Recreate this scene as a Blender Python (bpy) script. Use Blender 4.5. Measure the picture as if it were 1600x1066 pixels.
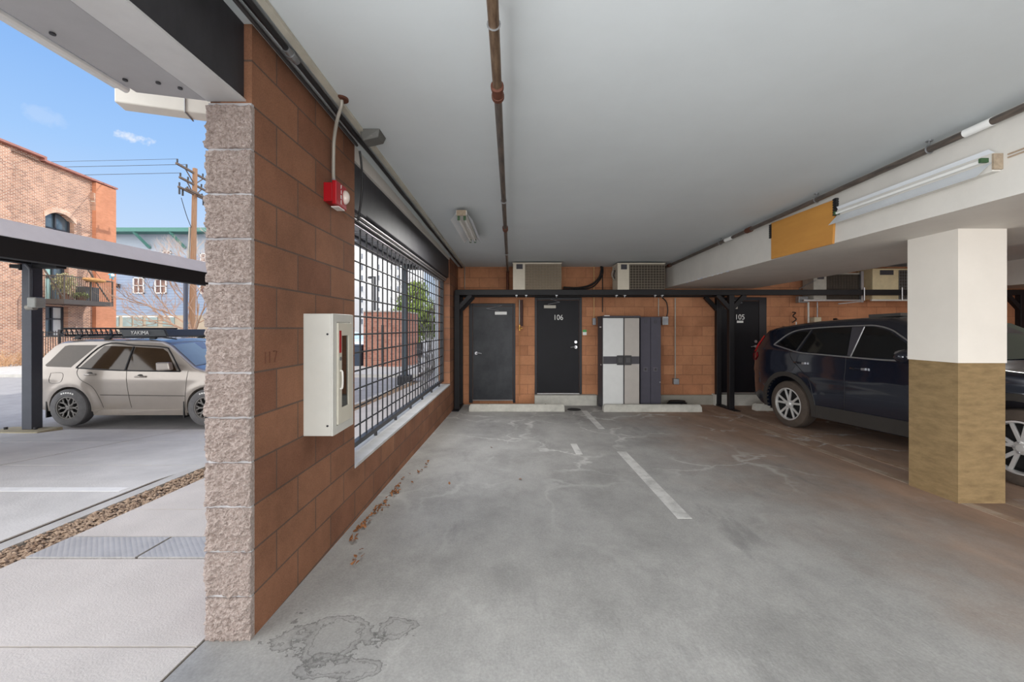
import bpy, bmesh, math, random
from mathutils import Vector, Matrix, noise as mnoise
random.seed(7)
for o in list(bpy.data.objects): bpy.data.objects.remove(o, do_unlink=True)
SC = bpy.context.scene
COL = SC.collection
PI = math.pi

# ------------------------------------------------------------------ camera, sky, sun, exposure
F = 647.0; CX, CY = 805.0, 513.0; EYE = 1.414
cam_d = bpy.data.cameras.new('camera'); cam = bpy.data.objects.new('camera', cam_d); COL.objects.link(cam)
cam.location = (0, 0, EYE); cam.rotation_euler = (PI/2, 0, 0)
cam_d.sensor_fit = 'HORIZONTAL'; cam_d.sensor_width = 36.0; cam_d.lens = 36.0*F/1600
cam_d.shift_x = -(CX-800)/1600; cam_d.shift_y = -(533-CY)/1600
cam_d.clip_start = .05; cam_d.clip_end = 600
SC.camera = cam
SC.view_settings.view_transform = 'Standard'; SC.view_settings.look = 'None'
SC.view_settings.gamma = 1.0; SC.view_settings.use_curve_mapping = False
SC.view_settings.exposure = 0.0

W = bpy.data.worlds.new('sky'); SC.world = W; W.use_nodes = True
nt = W.node_tree; nt.nodes.clear()
def N(tree, t, **kw):
    n = tree.nodes.new(t)
    for k, v in kw.items(): setattr(n, k, v)
    return n
def lin(c):
    return tuple(((x/255)/12.92 if x/255 <= .04045 else ((x/255+.055)/1.055)**2.4) for x in c)
def math_node(t, op, a, b=None, clamp=False):
    n = N(t, 'ShaderNodeMath', operation=op); n.use_clamp = clamp
    for i, x in enumerate((a, b)):
        if x is None: continue
        if isinstance(x, (int, float)): n.inputs[i].default_value = x
        else: t.links.new(x, n.inputs[i])
    return n.outputs[0]
def ramp(t, fac, stops):
    r = N(t, 'ShaderNodeValToRGB')
    while len(r.color_ramp.elements) < len(stops): r.color_ramp.elements.new(.5)
    for e, (p, c) in zip(r.color_ramp.elements, stops):
        e.position = p; e.color = (*c, 1) if len(c) == 3 else c
    t.links.new(fac, r.inputs[0]); return r.outputs[0]
def mixc(t, fac, a, b, mode='MIX'):
    m = N(t, 'ShaderNodeMix', data_type='RGBA', blend_type=mode)
    for s, x in ((m.inputs[0], fac), (m.inputs[6], a), (m.inputs[7], b)):
        if isinstance(x, (int, float)): s.default_value = x
        elif isinstance(x, tuple): s.default_value = (*x, 1) if len(x) == 3 else x
        else: t.links.new(x, s)
    return m.outputs[2]
tc = N(nt, 'ShaderNodeTexCoord'); sx = N(nt, 'ShaderNodeSeparateXYZ'); nt.links.new(tc.outputs['Generated'], sx.inputs[0])
blue = ramp(nt, sx.outputs[2], [(0.0, lin((236, 244, 252))), (.08, lin((214, 231, 252))), (.30, lin((165, 205, 253))), (.60, lin((98, 160, 240))), (1.0, lin((70, 130, 220)))])
# one small cloud and a faint wisp, ahead over the brick building
def cloud(dirv, wide, tall, strength):
    d = Vector(dirv).normalized(); side = d.cross(Vector((0, 0, 1))).normalized(); up = side.cross(d)
    outs = []
    for ax, s in ((side, wide), (up, tall)):
        v = N(nt, 'ShaderNodeVectorMath', operation='DOT_PRODUCT'); nt.links.new(tc.outputs['Generated'], v.inputs[0]); v.inputs[1].default_value = ax
        q = math_node(nt, 'DIVIDE', v.outputs['Value'], s); outs.append(math_node(nt, 'MULTIPLY', q, q))
    r2 = math_node(nt, 'ADD', *outs)
    nz = N(nt, 'ShaderNodeTexNoise'); nz.inputs['Scale'].default_value = 34; nz.inputs['Detail'].default_value = 8; nz.inputs['Roughness'].default_value = .62
    nt.links.new(tc.outputs['Generated'], nz.inputs['Vector'])
    r2 = math_node(nt, 'ADD', r2, math_node(nt, 'MULTIPLY', math_node(nt, 'SUBTRACT', nz.outputs[0], .5), 5.0))
    m = math_node(nt, 'SUBTRACT', 1.0, r2, clamp=True)
    fw = N(nt, 'ShaderNodeVectorMath', operation='DOT_PRODUCT'); nt.links.new(tc.outputs['Generated'], fw.inputs[0]); fw.inputs[1].default_value = d
    return math_node(nt, 'MULTIPLY', math_node(nt, 'MULTIPLY', m, strength), math_node(nt, 'GREATER_THAN', fw.outputs['Value'], .5))
blue = mixc(nt, cloud((-597, 647, 297), .026, .011, .95), blue, lin((250, 252, 255)))
blue = mixc(nt, cloud((-735, 647, 330), .026, .014, .16), blue, lin((240, 246, 255)))
# sky half behind the camera brightened past the blue, added to fill the interior
back = math_node(nt, 'MULTIPLY', sx.outputs[1], -1.0)
mr = N(nt, 'ShaderNodeMapRange', interpolation_type='SMOOTHSTEP'); nt.links.new(back, mr.inputs[0])
mr.inputs[1].default_value = -.25; mr.inputs[2].default_value = .35
SKY_BACK_FILL = 3.0
skyc = mixc(nt, mr.outputs[0], blue, (SKY_BACK_FILL, SKY_BACK_FILL*1.0, SKY_BACK_FILL*1.0))
bg = N(nt, 'ShaderNodeBackground'); bg.inputs[1].default_value = 1.0; nt.links.new(skyc, bg.inputs[0])
wo = N(nt, 'ShaderNodeOutputWorld'); nt.links.new(bg.outputs[0], wo.inputs[0])

sun_d = bpy.data.lights.new('sun', 'SUN'); sun_d.energy = 2.6; sun_d.angle = math.radians(.6); sun_d.color = (1, .95, .86)
sun = bpy.data.objects.new('sun', sun_d); COL.objects.link(sun)
sun.rotation_euler = Vector((.62, .42, .62)).to_track_quat('Z', 'Y').to_euler()
# area lamp added as daylight fill from the open driveway side behind the camera
def area(name, loc, rot, sx_, sy_, e, col=(1, 1, 1)):
    d = bpy.data.lights.new(name, 'AREA'); d.shape = 'RECTANGLE'; d.size = sx_; d.size_y = sy_; d.spread = math.radians(175); d.energy = e; d.color = col
    o = bpy.data.objects.new(name, d); COL.objects.link(o); o.location = loc; o.rotation_euler = rot; return o
area('driveway_daylight_fill', (4.2, -4.3, 1.35), (PI/2, 0, 0), 11.0, 2.4, 190, (1, .99, .97))
# and a second added fill lamp for the open side next to the camera
area('open_side_daylight_fill', (-1.225, -1.7, 1.15), (0, -math.radians(100), 0), 2.1, 4.2, 290, (.98, .99, 1))

# ------------------------------------------------------------------ helpers
def P(px, py, Y):                      # photo pixel at depth Y -> point
    return Vector(((px-CX)*Y/F, Y, EYE+(CY-py)*Y/F))
def FL(y): return -.0268*(y-1.878)    # garage floor falls gently to the back wall
def CE(y): return 2.80-.0147*(y-1.878)
def LOT(y): return FL(y) if y <= 4 else max(-.41, FL(4)-.093*(y-4))

MATS = {}
def mat(name, col, rough=.6, metal=0.0, var=.12, scale=6.0, bump=0.0, bscale=60.0, spec=.5, coat=0.0, stretch=None, col2=None):
    if name in MATS: return MATS[name]
    m = bpy.data.materials.new(name); m.use_nodes = True; t = m.node_tree; b = t.nodes['Principled BSDF']
    c = lin(col)
    co = N(t, 'ShaderNodeTexCoord'); vec = co.outputs['Object']
    if stretch:
        mp = N(t, 'ShaderNodeMapping'); mp.inputs['Scale'].default_value = stretch; t.links.new(vec, mp.inputs[0]); vec = mp.outputs[0]
    nz = N(t, 'ShaderNodeTexNoise'); nz.inputs['Scale'].default_value = scale; nz.inputs['Detail'].default_value = 6; nz.inputs['Roughness'].default_value = .65
    t.links.new(vec, nz.inputs['Vector'])
    d2 = lin(col2) if col2 else tuple(x*(1+var) for x in c)
    d1 = c if col2 else tuple(x*(1-var) for x in c)
    out = ramp(t, nz.outputs[0], [(.3, d1), (.7, d2)])
    t.links.new(out, b.inputs['Base Color'])
    b.inputs['Roughness'].default_value = rough; b.inputs['Metallic'].default_value = metal
    b.inputs['Specular IOR Level'].default_value = spec; b.inputs['Coat Weight'].default_value = coat
    b.inputs['Coat Roughness'].default_value = .05
    if bump:
        nb = N(t, 'ShaderNodeTexNoise'); nb.inputs['Scale'].default_value = bscale; nb.inputs['Detail'].default_value = 4
        t.links.new(vec, nb.inputs['Vector'])
        bp = N(t, 'ShaderNodeBump'); bp.inputs['Strength'].default_value = bump; bp.inputs['Distance'].default_value = .01
        t.links.new(nb.outputs[0], bp.inputs['Height']); t.links.new(bp.outputs[0], b.inputs['Normal'])
    MATS[name] = m; return m

def block_mat(name, c1, c2, mortar, bw, bh, ms, uaxis, off, bump=.5, rough=.85, vscale=2.0, dirt=None, smooth=.15, stain=.5):
    """masonry: u runs along uaxis ('x','y' or (a,b) direction), v along z; both in metres"""
    m = bpy.data.materials.new(name); m.use_nodes = True; t = m.node_tree; b = t.nodes['Principled BSDF']
    co = N(t, 'ShaderNodeTexCoord'); s = N(t, 'ShaderNodeSeparateXYZ'); t.links.new(co.outputs['Object'], s.inputs[0])
    u = s.outputs[0] if uaxis == 'x' else s.outputs[1]
    cb = N(t, 'ShaderNodeCombineXYZ')
    t.links.new(math_node(t, 'SUBTRACT', u, off[0]), cb.inputs[0]); t.links.new(math_node(t, 'SUBTRACT', s.outputs[2], off[1]), cb.inputs[1])
    br = N(t, 'ShaderNodeTexBrick'); br.offset = .5; br.offset_frequency = 2; br.squash = 1
    t.links.new(cb.outputs[0], br.inputs['Vector'])
    for k, v in (('Scale', 1.0), ('Mortar Size', ms), ('Mortar Smooth', smooth), ('Bias', 0.0), ('Brick Width', bw), ('Row Height', bh)): br.inputs[k].default_value = v
    br.inputs['Color1'].default_value = (*lin(c1), 1); br.inputs['Color2'].default_value = (*lin(c2), 1); br.inputs['Mortar'].default_value = (*lin(mortar), 1)
    nz = N(t, 'ShaderNodeTexNoise'); nz.inputs['Scale'].default_value = vscale; nz.inputs['Detail'].default_value = 7; nz.inputs['Roughness'].default_value = .7
    t.links.new(co.outputs['Object'], nz.inputs['Vector'])
    tint = ramp(t, nz.outputs[0], [(.3, (1-stain*.5,)*3), (.7, (1+stain*.35,)*3)])
    c = mixc(t, 1.0, br.outputs['Color'], tint, 'MULTIPLY')
    n2 = N(t, 'ShaderNodeTexNoise'); n2.inputs['Scale'].default_value = 140; n2.inputs['Detail'].default_value = 2
    t.links.new(co.outputs['Object'], n2.inputs['Vector'])
    c = mixc(t, 1.0, c, ramp(t, n2.outputs[0], [(.3, (.86,)*3), (.7, (1.12,)*3)]), 'MULTIPLY')
    if dirt:                                     # old efflorescence wiped over the blocks
        n3 = N(t, 'ShaderNodeTexNoise'); n3.inputs['Scale'].default_value = 1.3; n3.inputs['Detail'].default_value = 8
        t.links.new(co.outputs['Object'], n3.inputs['Vector'])
        c = mixc(t, ramp(t, n3.outputs[0], [(.5, (0, 0, 0)), (.75, (.55,)*3)]), c, lin(dirt))
    t.links.new(c, b.inputs['Base Color']); b.inputs['Roughness'].default_value = rough; b.inputs['Specular IOR Level'].default_value = .25
    h = math_node(t, 'ADD', math_node(t, 'MULTIPLY', br.outputs['Fac'], -1.0), math_node(t, 'MULTIPLY', n2.outputs[0], .25))
    bp = N(t, 'ShaderNodeBump'); bp.inputs['Strength'].default_value = bump; bp.inputs['Distance'].default_value = .008
    t.links.new(h, bp.inputs['Height']); t.links.new(bp.outputs[0], b.inputs['Normal'])
    MATS[name] = m; return m

class MB:
    def __init__(s): s.v = []; s.f = []
    def add(s, vs, fs):
        n = len(s.v); s.v += [Vector(v) for v in vs]; s.f += [tuple(i+n for i in f) for f in fs]; return s
    def box(s, a, b):
        (x0, y0, z0), (x1, y1, z1) = a, b
        x0, x1 = sorted((x0, x1)); y0, y1 = sorted((y0, y1)); z0, z1 = sorted((z0, z1))
        return s.add([(x0,y0,z0),(x1,y0,z0),(x1,y1,z0),(x0,y1,z0),(x0,y0,z1),(x1,y0,z1),(x1,y1,z1),(x0,y1,z1)],
                     [(0,3,2,1),(4,5,6,7),(0,1,5,4),(1,2,6,5),(2,3,7,6),(3,0,4,7)])
    def hexa(s, c):      # eight corners: bottom ring ccw then top ring
        return s.add(c, [(0,3,2,1),(4,5,6,7),(0,1,5,4),(1,2,6,5),(2,3,7,6),(3,0,4,7)])
    def slab(s, x0, x1, y0, y1, g, t):   # box whose top follows g(y)
        return s.hexa([(x0,y0,g(y0)-t),(x1,y0,g(y0)-t),(x1,y1,g(y1)-t),(x0,y1,g(y1)-t),(x0,y0,g(y0)),(x1,y0,g(y0)),(x1,y1,g(y1)),(x0,y1,g(y1))])
    def tube(s, path, r, n=10, closed=False, r1=None, caps=True, twist=0):
        path = [Vector(p) for p in path]; m = len(path); rings = []; prev = None
        for i, p in enumerate(path):
            if closed: d = path[(i+1) % m]-path[i-1]
            else: d = (path[min(i+1, m-1)]-path[max(i-1, 0)])
            d.normalize()
            if prev is None:
                a = Vector((0, 0, 1)) if abs(d.z) < .9 else Vector((0, 1, 0))
                u = d.cross(a).normalized()
            else:
                u = (prev-d*prev.dot(d)); u = u.normalized() if u.length > 1e-6 else d.orthogonal().normalized()
            prev = u; w = d.cross(u)
            rr = r if r1 is None else r+(r1-r)*i/max(1, m-1)
            rings.append([p+(u*math.cos(2*PI*k/n+twist)+w*math.sin(2*PI*k/n+twist))*rr for k in range(n)])
        vs = [v for q in rings for v in q]; fs = []
        for i in range(m if closed else m-1):
            j = (i+1) % m
            for k in range(n): fs.append((i*n+k, i*n+(k+1) % n, j*n+(k+1) % n, j*n+k))
        if not closed and caps: fs += [tuple(range(n-1, -1, -1)), tuple((m-1)*n+k for k in range(n))]
        return s.add(vs, fs)
    def cyl(s, a, b, r, n=16, r1=None): return s.tube([a, b], r, n, r1=r1)
    def beam(s, a, b, w): return s.tube([a, b], w*math.sqrt(.5), 4, twist=PI/4)     # square bar
    def prism(s, poly, d, to):     # poly: 2-D outline, to(u,v,w): 3-D
        n = len(poly)
        vs = [to(u, v, 0) for u, v in poly]+[to(u, v, d) for u, v in poly]
        return s.add(vs, [tuple(range(n-1, -1, -1)), tuple(range(n, 2*n))]+[(i, (i+1) % n, n+(i+1) % n, n+i) for i in range(n)])
    def lathe(s, prof, c, ax, n=32):   # prof: (radius, along axis)
        ax = Vector(ax).normalized(); u = ax.orthogonal().normalized(); w = ax.cross(u); c = Vector(c); m = len(prof)
        vs = [c+ax*h+(u*math.cos(2*PI*k/n)+w*math.sin(2*PI*k/n))*r for r, h in prof for k in range(n)]
        return s.add(vs, [(i*n+k, i*n+(k+1) % n, (i+1)*n+(k+1) % n, (i+1)*n+k) for i in range(m-1) for k in range(n)])
    def disc(s, c, ax, r, n=24):
        ax = Vector(ax).normalized(); u = ax.orthogonal().normalized(); w = ax.cross(u); c = Vector(c)
        return s.add([c+(u*math.cos(2*PI*k/n)+w*math.sin(2*PI*k/n))*r for k in range(n)], [tuple(range(n))])
    def ball(s, c, r, n=10, m=7, sc=(1, 1, 1)):
        c = Vector(c); vs = []; fs = []
        for i in range(m+1):
            th = PI*i/m
            for k in range(n): vs.append(c+Vector((math.sin(th)*math.cos(2*PI*k/n)*sc[0], math.sin(th)*math.sin(2*PI*k/n)*sc[1], math.cos(th)*sc[2]))*r)
        for i in range(m):
            for k in range(n): fs.append((i*n+k, (i+1)*n+k, (i+1)*n+(k+1) % n, i*n+(k+1) % n))
        return s.add(vs, fs)
    def build(s, name, m, parent=None, smooth=False, bevel=0.0, world=True, fix=True):
        inv = None
        if parent is not None and world:
            r = parent
            while r.parent: r = r.parent
            inv = r.matrix_basis.inverted()
        me = bpy.data.meshes.new(name)
        me.from_pydata([tuple(inv @ v if inv else v) for v in s.v], [], s.f)
        if fix:
            bm = bmesh.new(); bm.from_mesh(me); bmesh.ops.remove_doubles(bm, verts=bm.verts, dist=1e-6)
            bmesh.ops.recalc_face_normals(bm, faces=bm.faces); bm.to_mesh(me); bm.free()
        me.materials.append(m)
        if smooth:
            me.polygons.foreach_set('use_smooth', [True]*len(me.polygons)); me.set_sharp_from_angle(angle=math.radians(40))
        o = bpy.data.objects.new(name, me); COL.objects.link(o)
        if parent is not None: o.parent = parent
        if bevel:
            b = o.modifiers.new('bevel', 'BEVEL'); b.width = bevel; b.segments = 2; b.limit_method = 'ANGLE'; b.angle_limit = math.radians(40)
        return o
def tag(o, label, cat, group=None, kind=None):
    o['label'] = label; o['category'] = cat
    if group: o['group'] = group
    if kind: o['kind'] = kind
    return o
def thing(name, label, cat, loc=(0, 0, 0), rot=(0, 0, 0), group=None, kind=None):
    o = bpy.data.objects.new(name, None); COL.objects.link(o); o.empty_display_size = .1
    o.location = loc; o.rotation_euler = rot
    return tag(o, label, cat, group, kind)
def struct(name, mb, m, label, cat, **kw): return tag(mb.build(name, m, **kw), label, cat, kind='structure')
def copy_tree(root, name=None):
    r = root.copy(); COL.objects.link(r)
    def rec(src, dst):
        for ch in list(src.children):
            c = ch.copy(); COL.objects.link(c); c.parent = dst; rec(ch, c)
    rec(root, r); return r
def arc(c, r, a0, a1, n, u, w):
    c, u, w = Vector(c), Vector(u), Vector(w)
    return [c+u*r*math.cos(a0+(a1-a0)*i/n)+w*r*math.sin(a0+(a1-a0)*i/n) for i in range(n+1)]
def smooth_path(pts, k=6):
    pts = [Vector(p) for p in pts]; out = []
    for i in range(len(pts)-1):
        p0, p1, p2, p3 = pts[max(i-1, 0)], pts[i], pts[i+1], pts[min(i+2, len(pts)-1)]
        for j in range(k):
            t = j/k
            out.append(.5*((2*p1)+(p2-p0)*t+(2*p0-5*p1+4*p2-p3)*t*t+(3*p1-p0-3*p2+p3)*t**3))
    return out+[pts[-1]]
def text(name, body, size, loc, rot, m, parent, ext=.002, align='CENTER', spacing=1.0, sx=1.0):
    cu = bpy.data.curves.new(name, 'FONT'); cu.body = body; cu.size = size; cu.extrude = ext; cu.align_x = align; cu.align_y = 'CENTER'
    cu.space_line = spacing
    tmp = bpy.data.objects.new(name+'_t', cu); COL.objects.link(tmp)
    bpy.context.view_layer.update()
    me = bpy.data.meshes.new_from_object(tmp.evaluated_get(bpy.context.evaluated_depsgraph_get()))
    bpy.data.objects.remove(tmp, do_unlink=True)
    mx = Matrix.LocRotScale(Vector(loc), rot if not isinstance(rot, tuple) else __import__('mathutils').Euler(rot).to_quaternion(), Vector((sx, 1, 1)))
    if parent is not None:
        r = parent
        while r.parent: r = r.parent
        mx = r.matrix_basis.inverted() @ mx
    me.transform(mx); me.materials.clear(); me.materials.append(m)
    o = bpy.data.objects.new(name, me); COL.objects.link(o); o.parent = parent
    return o

# ------------------------------------------------------------------ materials
M_black = mat('black_steel', (40, 40, 44), .42, .0, .2, 10, spec=.5)
M_mesh = mat('black_bar_paint', (30, 32, 36), .5, 0, .15, 12)
M_hood = mat('charcoal_hood', (62, 62, 66), .55, .2, .15, 5, stretch=(1, 3, 1))
M_white = mat('white_paint', (214, 211, 204), .6, 0, .05, 3, bump=.06, bscale=40)
M_ceil = mat('ceiling_paint', (201, 207, 209), .75, 0, .04, .9, bump=.08, bscale=14)
M_steel = mat('galvanised_steel', (150, 152, 154), .4, .7, .2, 14)
M_silver = mat('silver', (170, 170, 172), .38, .7, .08, 20)
M_chrome = mat('chrome', (190, 190, 194), .32, .9, .04, 20)
M_rubber = mat('rubber', (42, 42, 43), .8, 0, .2, 20, bump=.15, bscale=80)
M_rust = mat('rusty_pipe', (84, 64, 50), .5, .4, .4, 8, stretch=(8, 1.2, 8), col2=(134, 112, 90))
M_pipe = mat('dark_pipe', (74, 70, 68), .42, .4, .3, 6, stretch=(8, 1, 8), col2=(122, 110, 100))
M_coup = mat('rusty_coupling', (92, 52, 36), .7, .2, .3, 30)
M_conc = mat('pale_concrete', (190, 187, 182), .9, 0, .14, 4, bump=.3, bscale=90)
M_stop = mat('wheel_stop_concrete', (186, 184, 176), .9, 0, .16, 7, bump=.4, bscale=50)
M_glass = mat('dark_glass', (22, 25, 27), .04, 0, .1, 3, spec=.9)
M_tint = mat('privacy_glass', (14, 14, 15), .05, 0, .1, 3, spec=.6)
M_wglass = mat('pane_glass', (92, 108, 118), .05, .2, .2, 1.5, spec=.9)
M_red = mat('red_plastic', (168, 12, 26), .35, 0, .06, 8)
M_lamp = mat('red_lamp', (175, 12, 20), .12, 0, .1, 10, coat=1)
M_lamp_p = mat('faded_red_lamp', (226, 98, 88), .2, 0, .1, 10, coat=1)
M_letter = mat('white_letter', (235, 235, 232), .5, 0, .03, 10)
M_ivory = mat('ivory_enamel', (204, 203, 196), .35, 0, .04, 5)
M_cable = mat('black_cable', (22, 22, 24), .5, 0, .1, 10)
M_conduit = mat('grey_conduit', (168, 164, 154), .5, .3, .1, 10)
M_brass = mat('brass', (205, 160, 90), .3, .9, .1, 20)
M_wood = mat('weathered_wood', (150, 110, 78), .85, 0, .25, 5, stretch=(12, 12, .6), bump=.3)
M_gray_plas = mat('grey_resin', (208, 209, 208), .55, 0, .04, 5)
M_gray_plas_shade = mat('grey_resin_shaded', (172, 166, 160), .55, 0, .05, 5)  # same resin for the second cabinet door, with shade put into its colour
M_dark_plas = mat('charcoal_resin', (62, 60, 66), .6, 0, .1, 8)
M_door = mat('black_door_enamel', (19, 19, 25), .5, 0, .25, 2.2, bump=.05, bscale=20, spec=.25)
M_door_g = mat('dusty_black_door', (34, 37, 43), .45, 0, .35, 2.0, bump=.05, bscale=20, col2=(70, 72, 76), spec=.3)
M_frame = mat('door_frame_enamel', (22, 22, 30), .5, 0, .12, 6)
M_cmu_l = block_mat('left_block', (144, 102, 78), (124, 85, 66), (100, 82, 72), .4064, .2032, .005, 'y', (1.878, .1948), bump=.6, stain=.55)
M_cmu_x = block_mat('back_block', (194, 138, 102), (174, 120, 88), (136, 98, 78), .4064, .2032, .0035, 'x', (.06, .0332), bump=.6, dirt=(206, 150, 112), stain=.5)
M_brick = block_mat('old_brick', (206, 148, 118), (150, 96, 76), (222, 206, 186), .235, .078, .013, 'x', (0, 0), bump=.5, vscale=.8, stain=.5)
M_brick_o = block_mat('orange_brick', (214, 146, 112), (204, 136, 102), (206, 150, 120), .235, .078, .006, 'x', (0, 0), bump=.3, vscale=.6, stain=.35)
M_brick_r = block_mat('enclosure_brick', (176, 126, 110), (150, 98, 84), (170, 140, 124), .24, .09, .01, 'x', (0, 0), bump=.4, stain=.4)

# garage floor: grey broom-finished slab, hairline efflorescence, a dried spill, rust-brown dust by the parked car
def floor_mat():
    m = bpy.data.materials.new('garage_slab'); m.use_nodes = True; t = m.node_tree; b = t.nodes['Principled BSDF']
    co = N(t, 'ShaderNodeTexCoord'); obj = co.outputs['Object']; s = N(t, 'ShaderNodeSeparateXYZ'); t.links.new(obj, s.inputs[0])
    def nz(sc, det=6, rough=.6, stretch=None, off=None):
        v = obj
        if stretch or off:
            mp = N(t, 'ShaderNodeMapping'); t.links.new(obj, mp.inputs[0])
            if stretch: mp.inputs['Scale'].default_value = stretch
            if off: mp.inputs['Location'].default_value = off
            v = mp.outputs[0]
        n = N(t, 'ShaderNodeTexNoise'); n.inputs['Scale'].default_value = sc; n.inputs['Detail'].default_value = det; n.inputs['Roughness'].default_value = rough
        t.links.new(v, n.inputs['Vector']); return n
    c = ramp(t, nz(.9, 8, .68).outputs[0], [(.3, lin((146, 145, 143))), (.5, lin((166, 165, 163))), (.72, lin((178, 177, 175)))])
    c = mixc(t, 1.0, c, ramp(t, nz(90, 3).outputs[0], [(.3, (.88,)*3), (.7, (1.1,)*3)]), 'MULTIPLY')
    c = mixc(t, .35, c, ramp(t, nz(4, 6, .72, (1, .6, 1)).outputs[0], [(.35, lin((130, 129, 128))), (.65, lin((184, 183, 181)))]), 'OVERLAY')
    # brown dust where the bays to the side are never washed
    side = N(t, 'ShaderNodeMapRange', interpolation_type='SMOOTHSTEP'); side.inputs[1].default_value = 2.0; side.inputs[2].default_value = 4.2
    warp = nz(.8, 6, .7)
    t.links.new(math_node(t, 'ADD', math_node(t, 'ADD', s.outputs[0], math_node(t, 'MULTIPLY', s.outputs[1], .10)), math_node(t, 'MULTIPLY', math_node(t, 'SUBTRACT', warp.outputs[0], .5), 2.4)), side.inputs[0])
    brown = ramp(t, nz(2.4, 7, .7, (1.0, .35, 1)).outputs[0], [(.3, lin((122, 96, 78))), (.7, lin((178, 142, 116)))])
    c = mixc(t, math_node(t, 'MULTIPLY', side.outputs[0], .8), c, brown)
    # efflorescence lines
    wn = nz(1.6, 4, .6)
    mv = N(t, 'ShaderNodeVectorMath', operation='MULTIPLY_ADD'); t.links.new(wn.outputs['Color'], mv.inputs[0]); mv.inputs[1].default_value = (.9, .9, 0); t.links.new(obj, mv.inputs[2])
    vo = N(t, 'ShaderNodeTexVoronoi', feature='DISTANCE_TO_EDGE'); vo.inputs['Scale'].default_value = 1.1; t.links.new(mv.outputs[0], vo.inputs['Vector'])
    line = ramp(t, vo.outputs['Distance'], [(0.0, (1,)*3), (.012, (.7,)*3), (.035, (0,)*3)])
    far = N(t, 'ShaderNodeMapRange', interpolation_type='SMOOTHSTEP'); far.inputs[1].default_value = 3.0; far.inputs[2].default_value = 5.5; t.links.new(s.outputs[1], far.inputs[0])
    msk = math_node(t, 'MULTIPLY', ramp(t, nz(1.0, 3, .5, None, (5, 2, 0)).outputs[0], [(.46, (0,)*3), (.6, (1,)*3)]), math_node(t, 'ADD', math_node(t, 'MULTIPLY', far.outputs[0], .6), .12))
    c = mixc(t, math_node(t, 'MULTIPLY', line, msk), c, lin((208, 207, 204)))
    # dark tyre and oil marks
    vo2 = nz(1.5, 6, .7, (1.6, .5, 1), (3.1, .7, 0))
    c = mixc(t, ramp(t, vo2.outputs[0], [(.60, (0,)*3), (.74, (.5,)*3)]), c, lin((104, 103, 103)))
    # dried spill by the wall end
    def blob(x, y, rx, ry, amp):
        a = math_node(t, 'DIVIDE', math_node(t, 'SUBTRACT', s.outputs[0], x), rx); d = math_node(t, 'DIVIDE', math_node(t, 'SUBTRACT', s.outputs[1], y), ry)
        r = math_node(t, 'SQRT', math_node(t, 'ADD', math_node(t, 'MULTIPLY', a, a), math_node(t, 'MULTIPLY', d, d)))
        return math_node(t, 'ADD', r, math_node(t, 'MULTIPLY', math_node(t, 'SUBTRACT', nz(5.5, 6, .65).outputs[0], .5), amp))
    for (x, y, rx, ry) in ((-.86, 1.90, .22, .15), (-.56, 1.96, .10, .09), (-.74, 1.72, .16, .06)):
        r = blob(x, y, rx, ry, 3.4)
        c = mixc(t, ramp(t, r, [(.0, (.1,)*3), (.45, (.1,)*3), (.56, (.7,)*3), (.62, (.08,)*3), (.86, (.3,)*3), (.98, (.85,)*3), (1.0, (0,)*3)]), c, lin((88, 87, 86)))
    t.links.new(c, b.inputs['Base Color'])
    b.inputs['Roughness'].default_value = .72; b.inputs['Specular IOR Level'].default_value = .35
    bp = N(t, 'ShaderNodeBump'); bp.inputs['Strength'].default_value = .25; bp.inputs['Distance'].default_value = .005
    t.links.new(nz(70, 4, .6, (1, .5, 1)).outputs[0], bp.inputs['Height']); t.links.new(bp.outputs[0], b.inputs['Normal'])
    return m
M_floor = floor_mat()
def stripe_mat(name, paint, under, keep):
    m = bpy.data.materials.new(name); m.use_nodes = True; t = m.node_tree; b = t.nodes['Principled BSDF']
    co = N(t, 'ShaderNodeTexCoord'); n = N(t, 'ShaderNodeTexNoise'); n.inputs['Scale'].default_value = 5; n.inputs['Detail'].default_value = 9; n.inputs['Roughness'].default_value = .75
    t.links.new(co.outputs['Object'], n.inputs['Vector'])
    c = ramp(t, n.outputs[0], [(keep-.12, lin(under)), (keep+.1, lin(paint))])
    t.links.new(c, b.inputs['Base Color']); b.inputs['Roughness'].default_value = .8
    return m
M_str = stripe_mat('worn_white_paint', (206, 205, 202), (164, 163, 161), .44)
M_str_b = stripe_mat('dusty_white_paint', (176, 160, 144), (150, 122, 100), .5)
M_lot = mat('lot_concrete', (204, 201, 196), .9, 0, .13, 1.6, bump=.25, bscale=70)
M_walk = mat('sidewalk_concrete', (198, 191, 184), .9, 0, .10, 1.8, bump=.3, bscale=110)
M_asph = mat('asphalt', (152, 150, 150), .95, 0, .14, 3, bump=.5, bscale=120)
M_plank = mat('base_plank', (168, 158, 132), .9, 0, .2, 6, stretch=(1, 8, 8))
M_gravel = mat('gravel', (128, 104, 84), .9, 0, .3, 14, col2=(186, 164, 142))

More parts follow.
